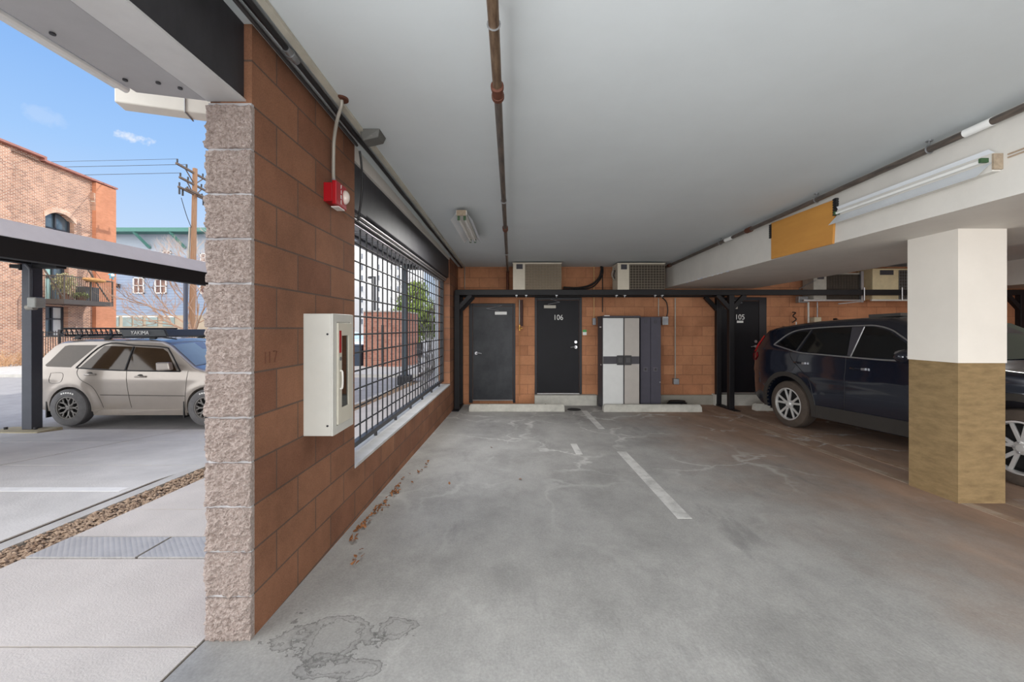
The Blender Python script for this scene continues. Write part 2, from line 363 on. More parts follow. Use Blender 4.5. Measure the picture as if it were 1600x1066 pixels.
# ------------------------------------------------------------------ the setting: ground, floor, sidewalk, lot
struct('ground', MB().add([(-150,-60,-.42),(120,-60,-.42),(120,220,-.42),(-150,220,-.42)], [(0,1,2,3)]), M_asph, 'grey asphalt road and lot outside the garage', 'road', fix=False)
fl = MB()
fl.slab(-1.402, 12.4, -8, 8.9, FL, .3)
struct('floor', fl, M_floor, 'stained grey concrete slab of the garage', 'floor')
sw = MB()
ys = [-4.0, -1.6, 0.4, 1.835, 2.575, 2.86, 3.32, 5.0, 6.7, 8.4, 10.1, 11.8, 13.6]
for a, b in zip(ys, ys[1:]):
    if (a, b) == (2.575, 2.86): continue
    sw.slab(-3.06, -1.416, a+.005, b-.005, FL, .25)
struct('path_sidewalk', sw, M_walk, 'pale concrete sidewalk outside the block wall', 'sidewalk')
lot = MB()
xs = [-14, -11.6, -8.6, -5.75, -3.47]; yl = [-5, -2.2, .6, 2.6, 4.62, 6.04, 7.27]
for i, (a, b) in enumerate(zip(yl, yl[1:])):
    cuts = xs if i >= 4 else [-14, -9.8, -3.47]
    if b > 4 > a: parts = [(a+.010, 4), (4, b-.010)]
    else: parts = [(a+.010, b-.010)]
    for x0, x1 in zip(cuts, cuts[1:]):
        for y0, y1 in parts: lot.slab(x0+.010, x1-.010, y0, y1, LOT, .3)
lj = MB(); lj.slab(-14, -3.47, -5, 4, lambda y: LOT(y)-.008, .3); lj.slab(-14, -3.47, 4, 7.26, lambda y: LOT(y)-.008, .3)
lj.slab(-3.06, -1.405, -4, 13.6, lambda y: FL(y)-.008, .3)
struct('ground_joint_filler', lj, mat('joint_dirt', (96, 86, 76), .95), 'dark filler in the joints of the concrete slabs', 'joint')
struct('floor_lot', lot, M_lot, 'jointed concrete slab of the open parking lot', 'parking lot')
kb = MB()
for a, b in ((-4, 0), (0, 2), (2, 4), (4, 7.27), (7.27, 14)): kb.slab(-3.46, -3.35, a, b, lambda y: FL(y)-.01, .5)
struct('kerb', kb, M_conc, 'narrow concrete kerb beside the gravel strip', 'kerb')
bed = MB(); bed.slab(-3.35, -3.06, -4, 14, lambda y: FL(y)-.04, .4)
struct('ground_gravel_bed', bed, mat('dirt', (120, 104, 88), .95), 'soil bed under the gravel strip', 'ground')
g = MB()
def stone(c, r):
    q = [Vector(v) for v in ((1,0,0),(-1,0,0),(0,1,0),(0,-1,0),(0,0,1),(0,0,-1))]
    sc = Vector((r*random.uniform(.7,1.5), r*random.uniform(.7,1.5), r*random.uniform(.5,.9))); a = random.random()*PI
    R = Matrix.Rotation(a, 3, 'Z')
    g.add([Vector(c)+R @ Vector((v.x*sc.x, v.y*sc.y, v.z*sc.z)) for v in q], [(0,2,4),(2,1,4),(1,3,4),(3,0,4),(2,0,5),(1,2,5),(3,1,5),(0,3,5)])
for i in range(7000):
    y = 1.2+12*random.random()**1.6
    stone((random.uniform(-3.34, -3.07), y, FL(y)-.03+random.uniform(0, .02)), random.uniform(.007, .02))
tag(g.build('gravel', M_gravel), 'strip of brown and grey gravel between sidewalk and lot', 'gravel', kind='stuff')
def stripe(name, x0, x1, y0, y1, gfun, m, label):
    s = MB(); n = max(1, int(abs(y1-y0)/.5))
    for i in range(n):
        a, b = y0+(y1-y0)*i/n, y0+(y1-y0)*(i+1)/n
        s.slab(x0, x1, a, b, lambda y: gfun(y)+.002, .004)
    return struct(name, s, m, label, 'floor marking')
stripe('trim_stripe_centre', 1.235, 1.345, 3.15, 5.02, FL, M_str, 'worn white bay stripe in the middle of the garage floor')
stripe('trim_stripe_far', 1.265, 1.365, 6.3, 7.9, FL, M_str, 'short worn bay stripe before the gap between the wheel stops')
stripe('trim_stripe_faded', .72, .80, 4.9, 5.4, FL, M_str, 'faint scrap of white paint beside the centre stripe')
stripe('trim_stripe_column', 3.70, 3.80, 2.2, 8.0, FL, M_str_b, 'dusty bay stripe along the near side of the concrete column')
stripe('trim_stripe_car', 4.07, 4.16, 2.2, 7.9, FL, M_str_b, 'dusty bay stripe beside the dark blue car')
stripe('trim_stripe_lot', -6.2, -3.55, 3.71, 3.81, LOT, mat('lot_white', (232, 231, 228), .8, 0, .08, 9), 'white bay stripe across the open concrete lot')
for k, (x0, x1, y) in enumerate(((-9.5, -4.6, 9.6), (-9.0, -4.6, 12.4), (-8.5, -5.0, 16.0))):
    struct('trim_stripe_road', MB().box((x0, y, -.42), (x1, y+.12, -.415)), MATS['lot_white'], ['white stripe on the asphalt, first beyond the grille', 'white stripe on the asphalt, second beyond the grille', 'white stripe on the asphalt before the brick enclosure'][k], 'road marking')
struct('kerb_far', MB().box((-30, 15.4, -.45), (-3.6, 19.2, -.30)), M_conc, 'pale concrete pavement across the road', 'sidewalk')

# ------------------------------------------------------------------ garage shell
wl = MB(); X0, X1 = -1.402, -1.199
wl.box((X0, 1.905, -.5), (X1, 3.09, 2.95)); wl.box((X0, 3.09, -.5), (X1, 7.6, .367)); wl.box((X0, 7.6, -.5), (X1, 8.9, 2.95))
WALL_L = struct('wall_left', wl, M_cmu_l, 'brown concrete block wall with the wide grilled opening', 'wall')
struct('trim_lintel', MB().box((X0, 3.09, 2.672), (X1-.004, 7.6, 2.95)), M_white, 'white painted lintel above the grilled opening', 'lintel')
struct('trim_sill', MB().box((X0-.01, 3.09, .367), (X1+.004, 7.6, .389)), mat('sill_paint', (190, 190, 190), .6), 'grey painted sill of the grilled opening', 'sill')
# split-faced end of the wall, course by course
pf = MB(); n = 48
Z0 = .1948-.2032*2
for c in range(14):
    z0, z1 = Z0+.2032*c, Z0+.2032*(c+1)
    if z0 > 2.4: break
    mt = .005
    seed = c*7.3
    vs = []; fs = []
    zz0, zz1 = z0+mt, z1-mt
    for i in range(n+1):
        for j in range(n+1):
            u, v = i/n, j/n
            x = X0+(X1-X0)*u; z = zz0+(zz1-zz0)*v
            e = min(u, 1-u, v, 1-v)
            d = .010*min(1, e*9)**.6
            p = Vector((x*14+seed, z*14, seed))
            d += .006+.013*mnoise.noise(p)+.012*mnoise.noise(p*2.7)+.009*mnoise.noise(p*6)+.006*mnoise.noise(p*13)
            xe = x
            if i == 0: xe += -.004-.009*mnoise.noise(Vector((seed, z*22, 3)))
            vs.append((xe, 1.884-max(-.001, d), z+(.0025*mnoise.noise(Vector((x*40, seed, 1))) if j in (0, n) else 0)))
    for i in range(n):
        for j in range(n): a = i*(n+1)+j; fs.append((a, a+1, a+n+2, a+n+1))
    base = len(vs)
    edge = [i*(n+1) for i in range(n+1)]+[n*(n+1)+j for j in range(1, n+1)]+[i*(n+1)+n for i in range(n-1, -1, -1)]+[j for j in range(n-1, 0, -1)]
    for e in edge: vs.append((vs[e][0], 1.905, vs[e][2]))
    m_ = len(edge)
    for k in range(m_): fs.append((edge[k], edge[(k+1) % m_], base+(k+1) % m_, base+k))
    pf.add(vs, fs)
M_split = mat('split_face', (140, 123, 115), .95, 0, .3, 70, bump=1.0, bscale=190, col2=(194, 180, 173))
struct('pillar_split_face', pf, M_split, 'rough split-faced pinkish block end of the wall', 'pillar')
struct('pillar_mortar', MB().box((X0+.004, 1.8865, -.5), (X1-.003, 1.905, 2.44)), mat('pale_mortar', (178, 176, 178), .95), 'pale mortar bed behind the split-faced blocks', 'mortar')
struct('pillar_top', MB().box((X0+.06, 1.886, 2.44), (X1, 1.905, 2.95)), M_cmu_l, 'smooth brown blocks above the split-faced end', 'pillar')
struct('wall_back', MB().box((-1.402, 8.68, -.6), (12.4, 8.9, 2.95)), M_cmu_x, 'orange brown block wall at the back of the garage', 'wall')
fc = MB()
for a, b in ((.04, .40), (1.50, 4.12), (5.25, 12.2)): fc.box((a if a > .2 else .46, 8.62, -.4), (b if b > .5 else 1.52, 8.7, .02))
struct('baseboard_back', fc, mat('foundation', (150, 146, 136), .9, 0, .15, 3, bump=.3), 'grey concrete foundation strip along the back wall', 'foundation')
struct('wall_right', MB().box((12.2, -4, -.5), (12.4, 8.9, 2.95)), M_cmu_x, 'block wall closing the far side of the garage', 'wall')
ce = MB(); ce.hexa([(-1.402,-4,CE(-4)),(12.4,-4,CE(-4)),(12.4,8.9,CE(8.9)),(-1.402,8.9,CE(8.9)),(-1.402,-4,3.1),(12.4,-4,3.1),(12.4,8.9,3.1),(-1.402,8.9,3.1)])
struct('ceiling', ce, M_ceil, 'pale grey painted garage ceiling', 'ceiling')
struct('wall_upper_storeys', MB().box((-1.40, -4, 3.1), (12.4, 9.2, 12.2)).box((-1.40, 9.2, -.42), (12.4, 22, 12.2)), M_cmu_l, 'upper storeys of the building above the garage', 'building')
bm_ = MB(); bm_.box((3.1, -4, 2.24), (4.95, 8.69, 2.90))
struct('beam', bm_, M_white, 'wide white painted beam over the column', 'beam')
struct('beam_far', MB().box((9.5, -4, 2.24), (11.2, 8.69, 2.90)), M_white, 'second white painted beam deeper in the garage', 'beam')
# header over the open side next to the camera
hd = MB(); hd.box((-1.30, -4, 2.452), (-1.235, 1.885, 2.83))
struct('beam_header', hd, mat('black_header', (44, 43, 47), .6, 0, .25, 4, stretch=(1, 3, 1)), 'black painted header beam over the open side', 'beam')
sf = MB(); sf.box((-1.40, -4, 2.446), (-1.225, 1.885, 2.455))
struct('ceiling_soffit_flange', sf, mat('soffit_flange', (206, 205, 204), .45, .3, .08, 3), 'pale metal flange under the black header', 'soffit')
so = MB(); so.hexa([(-1.70,-4,2.448),(-1.404,-4,2.448),(-1.404,1.882,2.448),(-1.66,1.815,2.448),(-1.70,-4,2.60),(-1.404,-4,2.60),(-1.404,1.882,2.60),(-1.66,1.815,2.60)])
sof = struct('ceiling_soffit', so, mat('soffit_metal', (176, 175, 176), .42, .35, .1, 2), 'grey metal soffit panel overhanging the sidewalk', 'soffit')
gt = MB(); gt.cyl((-1.70, -4, 2.452), (-1.69, 1.80, 2.452), .016, 10); gt.box((-1.735, -4, 2.452), (-1.70, 1.79, 2.54))
struct('trim_soffit_rim', gt, mat('rim_white', (220, 220, 218), .4, .2), 'white rolled rim along the soffit edge', 'gutter')
sc_ = thing('soffit_screw', 'small dark screw in the metal soffit panel', 'screw', (-1.58, 1.2, 2.448), group='screws in the metal soffit')
MB().cyl((0,0,-.006), (0,0,0), .009, 8).build('head', M_black, sc_, world=False)
for x, y in ((-1.56, .95), (-1.62, 1.45), (-1.5, 1.74), (-1.44, 1.78), (-1.62, 1.72)):
    c = copy_tree(sc_); c.location = (x, y, 2.448)
wb = MB()
a, b = P(178, 159, 1.95), P(327, 179, 2.07)
d = (b-a); d.z = 0; d.normalize(); nrm = Vector((-d.y, d.x, 0)); a.z = b.z = 2.482
b = b+d*.16; wb.hexa([a, b, b+nrm*.09, a+nrm*.09, a+Vector((0,0,.09)), b+Vector((0,0,.09)), b+nrm*.09+Vector((0,0,.09)), a+nrm*.09+Vector((0,0,.09))])
wbr = thing('metal_outrigger', 'white boxed metal arm sticking out from the pillar top', 'beam', tuple(b))
wb.build('box_beam', mat('arm_white', (226, 222, 212), .5, 0, .06, 4), wbr, bevel=.006)
mid = a+(b-a)*.52
MB().tube([mid-nrm*.006+Vector((0,0,.09)), mid-nrm*.006-Vector((0,0,.004)), mid+nrm*.09-Vector((0,0,.004))], .004, 6).build('strap', M_steel, wbr)
# outside canopy along the wall, seen through the grille
oc = thing('metal_canopy', 'grey metal canopy along the outside of the block wall', 'canopy', (-1.41, 5, 2.5))
cn = MB(); cn.box((-1.86, 3.2, 2.50), (-1.404, 7.0, 2.56)); cn.build('deck', mat('canopy_grey', (170, 172, 176), .5, .3, .1, 3), oc)
rb = MB()
for k in range(30): rb.box((-1.84, 3.25+.125*k, 2.485), (-1.42, 3.265+.125*k, 2.50))
rb.build('deck_rib', MATS['canopy_grey'], oc)
MB().box((-1.90, 3.2, 2.47), (-1.86, 7.0, 2.62)).build('fascia', mat('canopy_dark', (86, 90, 96), .5, .2), oc)

# ------------------------------------------------------------------ trims under the ceiling at the wall
def cpath(x, y0, y1, dz, n=24): return [(x, y0+(y1-y0)*i/n, CE(y0+(y1-y0)*i/n)-dz) for i in range(n+1)]
tr = MB(); tr.hexa([(-1.08,-4,CE(-4)-.02),(-1.045,-4,CE(-4)-.02),(-1.045,8.68,CE(8.68)-.02),(-1.08,8.68,CE(8.68)-.02),(-1.08,-4,CE(-4)+.01),(-1.045,-4,CE(-4)+.01),(-1.045,8.68,CE(8.68)+.01),(-1.08,8.68,CE(8.68)+.01)])
struct('trim_ceiling_edge', tr, mat('beige_trim', (186, 182, 168), .7, 0, .15, 5), 'beige trim strip along the ceiling edge', 'trim')
tag(MB().tube(cpath(-1.108, -3, 8.6, .03), .014, 8).build('conduit', M_cable, smooth=True), 'black conduit running along the ceiling edge above the wall', 'conduit')
tag(MB().tube(cpath(-1.165, -3, 3.05, .022), .010, 8).build('conduit', mat('wall_conduit', (60, 58, 58), .5), smooth=True), 'dark conduit tight in the corner over the block wall', 'conduit')
tag(MB().tube([(-1.135, y, CE(y)-.012-.006*math.sin(y*5)) for y in [-3+.15*i for i in range(60)]], .006, 6).build('cable', M_cable, smooth=True), 'thin black cable sagging along the ceiling edge', 'cable')
cp = thing('conduit_coupling', 'silver coupling on the black conduit near the pillar top', 'coupling', (-1.108, 2.05, CE(2.05)-.03))
MB().cyl((0,-.05,0), (0,.05,0), .019, 10).build('sleeve', M_steel, cp, world=False, smooth=True)
MB().tube([(0,-.012,0),(0,.012,0)], .023, 10).build('nut', M_steel, cp, world=False)
tag(MB().tube(smooth_path([P(562,236,3.0), P(565,260,3.03), P(566,290,3.04), P(563,322,3.05), P(559,345,3.06)]), .008, 8).build('cable', M_cable, smooth=True), 'black cable dangling beside the rolling grille hood', 'cable')

# ------------------------------------------------------------------ rolling grille
XG = -1.34
gr = thing('rolling_grille', 'black bar grille filling the wide opening in the block wall', 'grille', (XG, 5.3, .39))
v0 = MB().cyl((XG, 3.12, .46), (XG, 3.12, 2.29), .0075, 8).build('bar', M_mesh, gr, smooth=True)
for i in range(1, 30):
    c = v0.copy(); COL.objects.link(c); c.parent = gr; c.location = (0, .1524*i, 0)
h0 = MB().cyl((XG+.012, 3.06, .60), (XG+.012, 7.62, .60), .0075, 8).build('crossbar', M_mesh, gr, smooth=True)
for i in range(1, 11):
    c = h0.copy(); COL.objects.link(c); c.parent = gr; c.location = (0, 0, .1524*i)
MB().box((XG-.02, 3.06, .435), (XG+.028, 7.62, .475)).build('bottom_rail', M_black, gr)
for k in range(7):
    y = 3.3+.66*k
    MB().cyl((XG+.005, y, .388), (XG+.005, y, .437), .016, 8).build('standoff', M_black, gr, smooth=True)
MB().box((XG-.03, 3.06, 2.262), (XG+.03, 7.62, 2.285)).build('top_rail', M_steel, gr)
gl = MB(); gl.box((-1.385, 3.06, 2.285), (-1.30, 7.6, 2.335)); gl.build('guide', M_hood, gr)
MB().cyl((-1.27, 3.06, 2.318), (-1.27, 7.6, 2.318), .016, 10).build('roller_bar', M_silver, gr, smooth=True)
MB().cyl((-1.285, 3.06, 2.29), (-1.285, 7.6, 2.29), .011, 10).build('roller_bar', M_silver, gr, smooth=True)
hh = MB(); hh.box((-1.39, 3.06, 2.34), (-1.225, 7.62, 2.674)); hh.box((-1.39, 3.062, 2.32), (-1.22, 3.40, 2.672))
hh.build('hood', M_hood, gr, bevel=.006)
MB().box((XG-.03, 7.55, .43), (XG+.03, 7.62, 2.30)).build('side_channel', M_black, gr)

# ------------------------------------------------------------------ wall-mounted things
fx = thing('extinguisher_cabinet', 'ivory metal fire extinguisher cabinet mounted on the block wall', 'cabinet', (X1, 2.49, .802))
y0, y1, xo = 2.344, 2.64, -1.032
MB().box((X1-.002, y0, .802), (xo-.012, y1, 1.497)).build('body', M_ivory, fx, bevel=.004)
fr = MB()
for a, b in (((y0, .802), (y0+.05, 1.497)), ((y1-.05, .802), (y1, 1.497)), ((y0+.05, .802), (y1-.05, .85)), ((y0+.05, 1.449), (y1-.05, 1.497))):
    fr.box((xo-.012, a[0], a[1]), (xo, b[0], b[1]))
fr.build('face_frame', M_ivory, fx, bevel=.002)
dr = MB(); da, db, dz0, dz1 = y0+.053, y1-.045, .854, 1.445
for a, b in (((da, dz0), (da+.05, dz1)), ((db-.045, dz0), (db, dz1)), ((da+.05, dz0), (db-.045, dz0+.09)), ((da+.05, dz1-.075), (db-.045, dz1))):
    dr.box((xo-.004, a[0], a[1]), (xo+.008, b[0], b[1]))
dro = dr.build('door', mat('ivory_door', (206, 201, 186), .4, 0, .04, 5), fx, bevel=.002)
MB().box((xo-.006, da+.05, dz0+.09), (xo, db-.045, dz1-.075)).build('pane', M_glass, dro)
hp = MB(); hy = da+.028
hp.tube(smooth_path([(xo+.008, hy, 1.06), (xo+.02, hy, 1.07), (xo+.02, hy, 1.155), (xo+.008, hy, 1.165)], 4), .006, 8); hp.build('handle', M_white, dro, smooth=True)
MB().box((xo+.008, da+.015, 1.27), (xo+.010, da+.04, 1.40)).build('red_label', M_red, dro)
MB().cyl((xo+.006, hy, 1.235), (xo+.012, hy, 1.235), .011, 12).build('lock', M_steel, dro)
for z in (.86, 1.38): MB().cyl((xo-.03, y0-.004, z), (xo-.03, y0, z), .006, 8).build('screw', M_black, fx)

fa = thing('fire_strobe', 'red fire alarm horn with clear strobe on the block wall', 'alarm', (X1, 2.68, 2.24))
fy0, fy1, fz0, fz1 = 2.58, 2.74, 2.20, 2.335
MB().box((X1-.002, fy0+.01, fz0+.01), (X1+.055, fy1-.015, fz1-.006)).build('back_box', M_red, fa, bevel=.004)
MB().box((X1+.055, fy0, fz0-.01), (X1+.085, fy1, fz1+.005)).build('faceplate', M_red, fa, bevel=.006)
M_clear = mat('strobe_lens', (214, 200, 190), .1, 0, .1, 10, coat=1)
lens = MB(); lens.ball((X1+.088, fy1-.035, (fz0+fz1)/2), .034, 14, 9, (.9, .85, 1.35)); lens.build('lens', M_clear, fa, smooth=True)
text('lettering', 'F\nI\nR\nE', .034, (X1+.0862, fy0+.07, (fz0+fz1)/2), Matrix(((0,0,1),(1,0,0),(0,1,0))).to_quaternion(), M_letter, fa, .001, spacing=.95)
MB().box((X1+.03, fy0+.05, fz0-.016), (X1+.08, fy1-.02, fz0-.010)).build('edge_label', M_letter, fa)
fcn = thing('flexible_conduit', 'grey bent conduit from a rusty ceiling plate to the red alarm', 'conduit', tuple(P(534, 153, 2.50)))
MB().tube(smooth_path([(-1.165, 2.66, 2.34), (-1.168, 2.66, 2.42), (-1.165, 2.655, 2.52), (-1.15, 2.63, 2.62), (-1.09, 2.54, 2.70), (-1.045, 2.49, 2.75), (-1.04, 2.48, CE(2.48))], 6), .011, 10).build('tube', M_conduit, fcn, smooth=True)
MB().cyl((-1.04, 2.48, CE(2.48)-.012), (-1.04, 2.48, CE(2.48)), .04, 18).build('ceiling_plate', M_coup, fcn, smooth=True)
MB().cyl((-1.165, 2.66, 2.335), (-1.165, 2.66, 2.37), .015, 10).build('connector', M_steel, fcn)
wp = thing('wall_pack_light', 'small dark grey flood light box on the ceiling near the grille', 'light', (-1.0, 2.92, CE(2.92)))
q = MB(); zc = CE(2.92)
q.hexa([(-1.055,2.86,zc-.075),(-.945,2.86,zc-.05),(-.945,2.97,zc-.05),(-1.055,2.97,zc-.075),(-1.07,2.84,zc),(-.93,2.84,zc),(-.93,2.99,zc),(-1.07,2.99,zc)])
q.build('housing', mat('pack_grey', (92, 92, 88), .5), wp, bevel=.005)
MB().box((-1.035, 2.853, zc-.045), (-.985, 2.858, zc-.025)).build('sensor', mat('pack_sensor', (170, 165, 158), .3), wp)
sm = MB().tube([(X1+.001, 1.985, 1.245), (X1+.001, 1.985, 1.30)], .003, 6); sm.tube([(X1+.001, 2.02, 1.245), (X1+.001, 2.02, 1.30)], .003, 6); sm.tube([(X1+.001, 2.05, 1.30), (X1+.001, 2.08, 1.30), (X1+.001, 2.06, 1.245)], .003, 6)
o = sm.build('scratch_mark', mat('scratch', (96, 58, 42), .9)); tag(o, 'faint dark scratched numerals on a wall block beside the pillar', 'graffiti')

# ------------------------------------------------------------------ pipes on the ceiling
pp = thing('sprinkler_pipe', 'rusty dark sprinkler pipe down the middle of the ceiling', 'pipe', (-.10, 4.8, 2.6))
def zp(y): return CE(y)-.125
MB().tube([(-.082+(-.155+.082)*(y-1)/7.6, y, zp(y)) for y in (-.5, 1, 2.2)], .0235, 16).build('pipe_run', M_rust, pp, smooth=True)
MB().tube([(-.082+(-.155+.082)*(y-1)/7.6, y, zp(y)) for y in (2.2, 5, 8.55)], .022, 16).build('pipe_run', M_pipe, pp, smooth=True)
for y in (2.2, 5.05, 8.5):
    x = -.082+(-.155+.082)*(y-1)/7.6
    MB().lathe([(.022,-.06),(.034,-.055),(.034,-.03),(.03,-.028),(.03,.028),(.034,.03),(.034,.055),(.022,.06)], (x, y, zp(y)), (0,1,0), 18).build('coupling', M_coup, pp, smooth=True)
for y in (1.72, 4.0, 6.6):
    x = -.082+(-.155+.082)*(y-1)/7.6
    MB().tube(arc((x, y, zp(y)), .026, 0, 2*PI, 14, (1,0,0), (0,0,1))[:-1], .004, 6, closed=True).build('hanger_ring', M_steel, pp)
    MB().cyl((x, y, zp(y)+.026), (x, y, CE(y)), .005, 6).build('hanger_rod', M_steel, pp)
MB().cyl((-.155, 8.5, zp(8.5)), (-.155, 8.5, 2.18), .03, 12).build('riser', M_coup, pp, smooth=True)
rs = thing('drain_riser', 'dark drain pipe with brass valve between the two black doors', 'pipe', (.135, 8.6, 1.4))
MB().cyl((.135, 8.6, 1.46), (.135, 8.6, 2.0), .028, 12).build('pipe_run', mat('riser_brown', (74, 48, 44), .6), rs, smooth=True)
MB().cyl((.09, 8.58, 1.5), (.09, 8.58, 2.0), .012, 8).build('pipe_run', M_conduit, rs, smooth=True)
v = MB(); v.cyl((.09, 8.57, 1.36), (.09, 8.57, 1.48), .02, 10); v.cyl((.09, 8.57, 1.41), (.15, 8.57, 1.41), .016, 10); v.ball((.09, 8.57, 1.42), .03); v.build('brass_valve', M_brass, rs, smooth=True)
MB().cyl((.09, 8.63, .0), (.09, 8.63, 1.36), .006, 6).build('drip_tube', mat('ochre_tube', (176, 130, 84), .8), rs, smooth=True)
p2 = thing('ceiling_pipe', 'dark pipe on hangers along the white beam', 'pipe', (3.02, 5, 2.65))
def zq(y): return CE(y)-.065
MB().tube([(3.02, y, zq(y)) for y in (-2, 3, 8.3)], .024, 14).build('pipe_run', M_pipe, p2, smooth=True)
MB().tube([(3.065, y, zq(y)+.012) for y in (-2, 3, 7.5)], .012, 8).build('pipe_run', M_conduit, p2, smooth=True)
for y in (3.02, 6.1, 4.15):
    MB().cyl((3.02, y, zq(y)+.02), (3.02, y, CE(y)), .006, 6).build('hanger_rod', M_steel, p2)
    MB().tube(arc((3.02, y, zq(y)), .028, 0, 2*PI, 14, (1,0,0), (0,0,1))[:-1], .005, 6, closed=True).build('hanger_ring', M_steel, p2)
    MB().cyl((3.02, y, CE(y)-.008), (3.02, y, CE(y)), .02, 10).build('hanger_cap', M_steel, p2)
for y in (5.35, 8.1): MB().cyl((3.02, y-.05, zq(y)), (3.02, y+.05, zq(y)), .034, 14).build('coupling', M_coup, p2, smooth=True)
MB().cyl((3.02, 5.75, zq(5.75)), (3.02, 5.95, zq(5.95)), .0255, 14).build('paint_patch', M_letter, p2, smooth=True)
MB().cyl((3.02, 2.62, zq(2.62)), (3.02, 2.78, zq(2.78)), .027, 14).build('paint_patch', M_letter, p2, smooth=True)

# ------------------------------------------------------------------ fluorescent fixtures
M_wing = mat('reflector_white', (222, 226, 230), .3, 0, .04, 4)
M_tomb = mat('lamp_holder', (60, 90, 58), .5)
M_tube = mat('unlit_tube', (232, 232, 228), .25, 0, .03, 4)
def fixture(name, label, loc, rot, wings, tubes, watts):
    r = thing(name, label, 'light fixture', loc, rot, 'fluorescent strip fixtures')
    L = .64
    MB().box((-.06, -L, -.055), (.06, L, 0)).build('channel', M_white, r, world=False, bevel=.004)
    for s, a, b in wings:
        w = MB()
        w.hexa([(a[0],-L,a[1]),(a[0]+s*.002,-L,a[1]-.004),(a[0]+s*.002,L,a[1]-.004),(a[0],L,a[1]),(b[0],-L+.02,b[1]),(b[0]+s*.003,-L+.02,b[1]-.004),(b[0]+s*.003,L,b[1]-.004),(b[0],L,b[1])])
        w.build('reflector', M_wing, r, world=False)
    for s in tubes:
        MB().cyl((s*.033, -L+.03, -.085), (s*.033, L-.03, -.085), .013, 10).build('lamp_tube', M_tube, r, world=False, smooth=True)
        for e in (-1, 1):
            MB().box((s*.033-.014, e*(L-.03)-.008, -.105), (s*.033+.014, e*(L-.03)+.008, -.055)).build('lamp_holder', M_tomb, r, world=False)
    MB().box((-.05, -L-.012, -.062), (.05, -L, -.002)).build('end_plate', mat('grimy_end', (160, 144, 124), .9, 0, .3, 20), r, world=False)
    if not watts: return r
    d = bpy.data.lights.new('tube_fill_light', 'AREA'); d.shape = 'RECTANGLE'; d.size = .16; d.size_y = 1.2; d.energy = watts; d.color = (1, .98, .94)  # lamp added as fill; the fixture's own tubes stay unlit
    o = bpy.data.objects.new('tube_fill_light', d); COL.objects.link(o); o.parent = r; o.location = (0, 0, -.14)
    return r
fixture('fluorescent_fixture', 'white strip light hanging under the ceiling near the grille', (-.60, 5.25, CE(5.25)-.022), (0, 0, 0), ((-1, (-.06, -.03), (-.12, -.10)), (1, (.06, -.03), (.12, -.10))), (-1, 1), 46)
fixture('fluorescent_fixture', 'long white strip light fixed to the side of the white beam', (3.1, 3.28, 2.475), (0, PI/2, 0), ((1, (.0, -.057), (.085, -.135)), (-1, (-.06, -.04), (-.085, -.055))), (-.6,), 0)
fixture('fluorescent_fixture', 'unseen strip light added to brighten the bay behind the beam', (7.0, 5.6, CE(5.6)-.022), (0, 0, 0), ((-1, (-.06, -.03), (-.12, -.10)), (1, (.06, -.03), (.12, -.10))), (-1, 1), 30)  # unseen fixture put in to light the car bay
bw = thing('beam_wiring', 'thin pair of wires running along the beam to the strip light', 'wire', (3.09, 2.4, 2.5))
for dz in (0, .02): MB().tube([(3.094, y, 2.49+dz+.004*math.sin(y*9)) for y in [1.2+.1*i for i in range(15)]], .005, 6).build('wire', mat('tan_wire', (170, 150, 128), .7), bw, smooth=True)
pn = thing('plywood_patch', 'orange brown plywood sheet taped on the white beam', 'board', (3.09, 4.5, 2.24))
MB().hexa([(3.078,4.02,2.235),(3.099,4.02,2.235),(3.099,4.98,2.245),(3.078,4.98,2.245),(3.078,3.99,2.655),(3.099,3.99,2.655),(3.099,4.98,2.675),(3.078,4.98,2.675)]).build('sheet', mat('ply', (208, 150, 72), .7, 0, .1, 2, stretch=(1, .5, 2), col2=(190, 132, 62)), pn)
M_tape = mat('black_tape', (28, 28, 30), .5, 0, .3, 30)
for yy in (4.99, 3.985):
    t_ = MB()
    for k in range(7): t_.box((3.070, yy-.02, 2.50+.024*k), (3.099, yy+.022, 2.517+.024*k))
    t_.box((3.074, yy-.014, 2.50), (3.099, yy+.016, 2.665)); t_.build('tape_strip', M_tape, pn)
pe = MB()
for k in range(10):
    y = 6.0+.16*k+random.uniform(-.05, .05); s = random.uniform(.02, .07)
    pe.add([(3.1, y, 2.25), (3.1, y+s*1.6, 2.25), (3.06, y+s, 2.235), (3.085, y+s*.4, 2.228)], [(0,1,2,3)])
tag(pe.build('paint_flakes', mat('flake', (226, 222, 214), .7, 0, .1, 9, col2=(150, 160, 190)), fix=False), 'peeling paint flakes along the lower edge of the beam', 'peeling paint', kind='stuff')

# ------------------------------------------------------------------ column
c0, c1, d0, d1 = 3.673, 4.078, 3.434, 3.877
M_col = mat('raw_concrete', (118, 97, 66), .85, 0, .16, 5.0, bump=.3, bscale=40, stretch=(1.5, 1.5, 5), col2=(146, 123, 86))
struct('column_base', MB().box((c0+.006, d0+.006, -.5), (c1-.006, d1-.006, 1.13)), M_col, 'bare brown concrete lower half of the square column', 'column')
cw = MB(); cw.box((c0, d0, 1.125), (c1, d1, 2.24))
struct('column', cw, mat('column_paint', (222, 217, 208), .55, 0, .04, 2, bump=.06, bscale=30), 'white painted upper half of the square column', 'column')

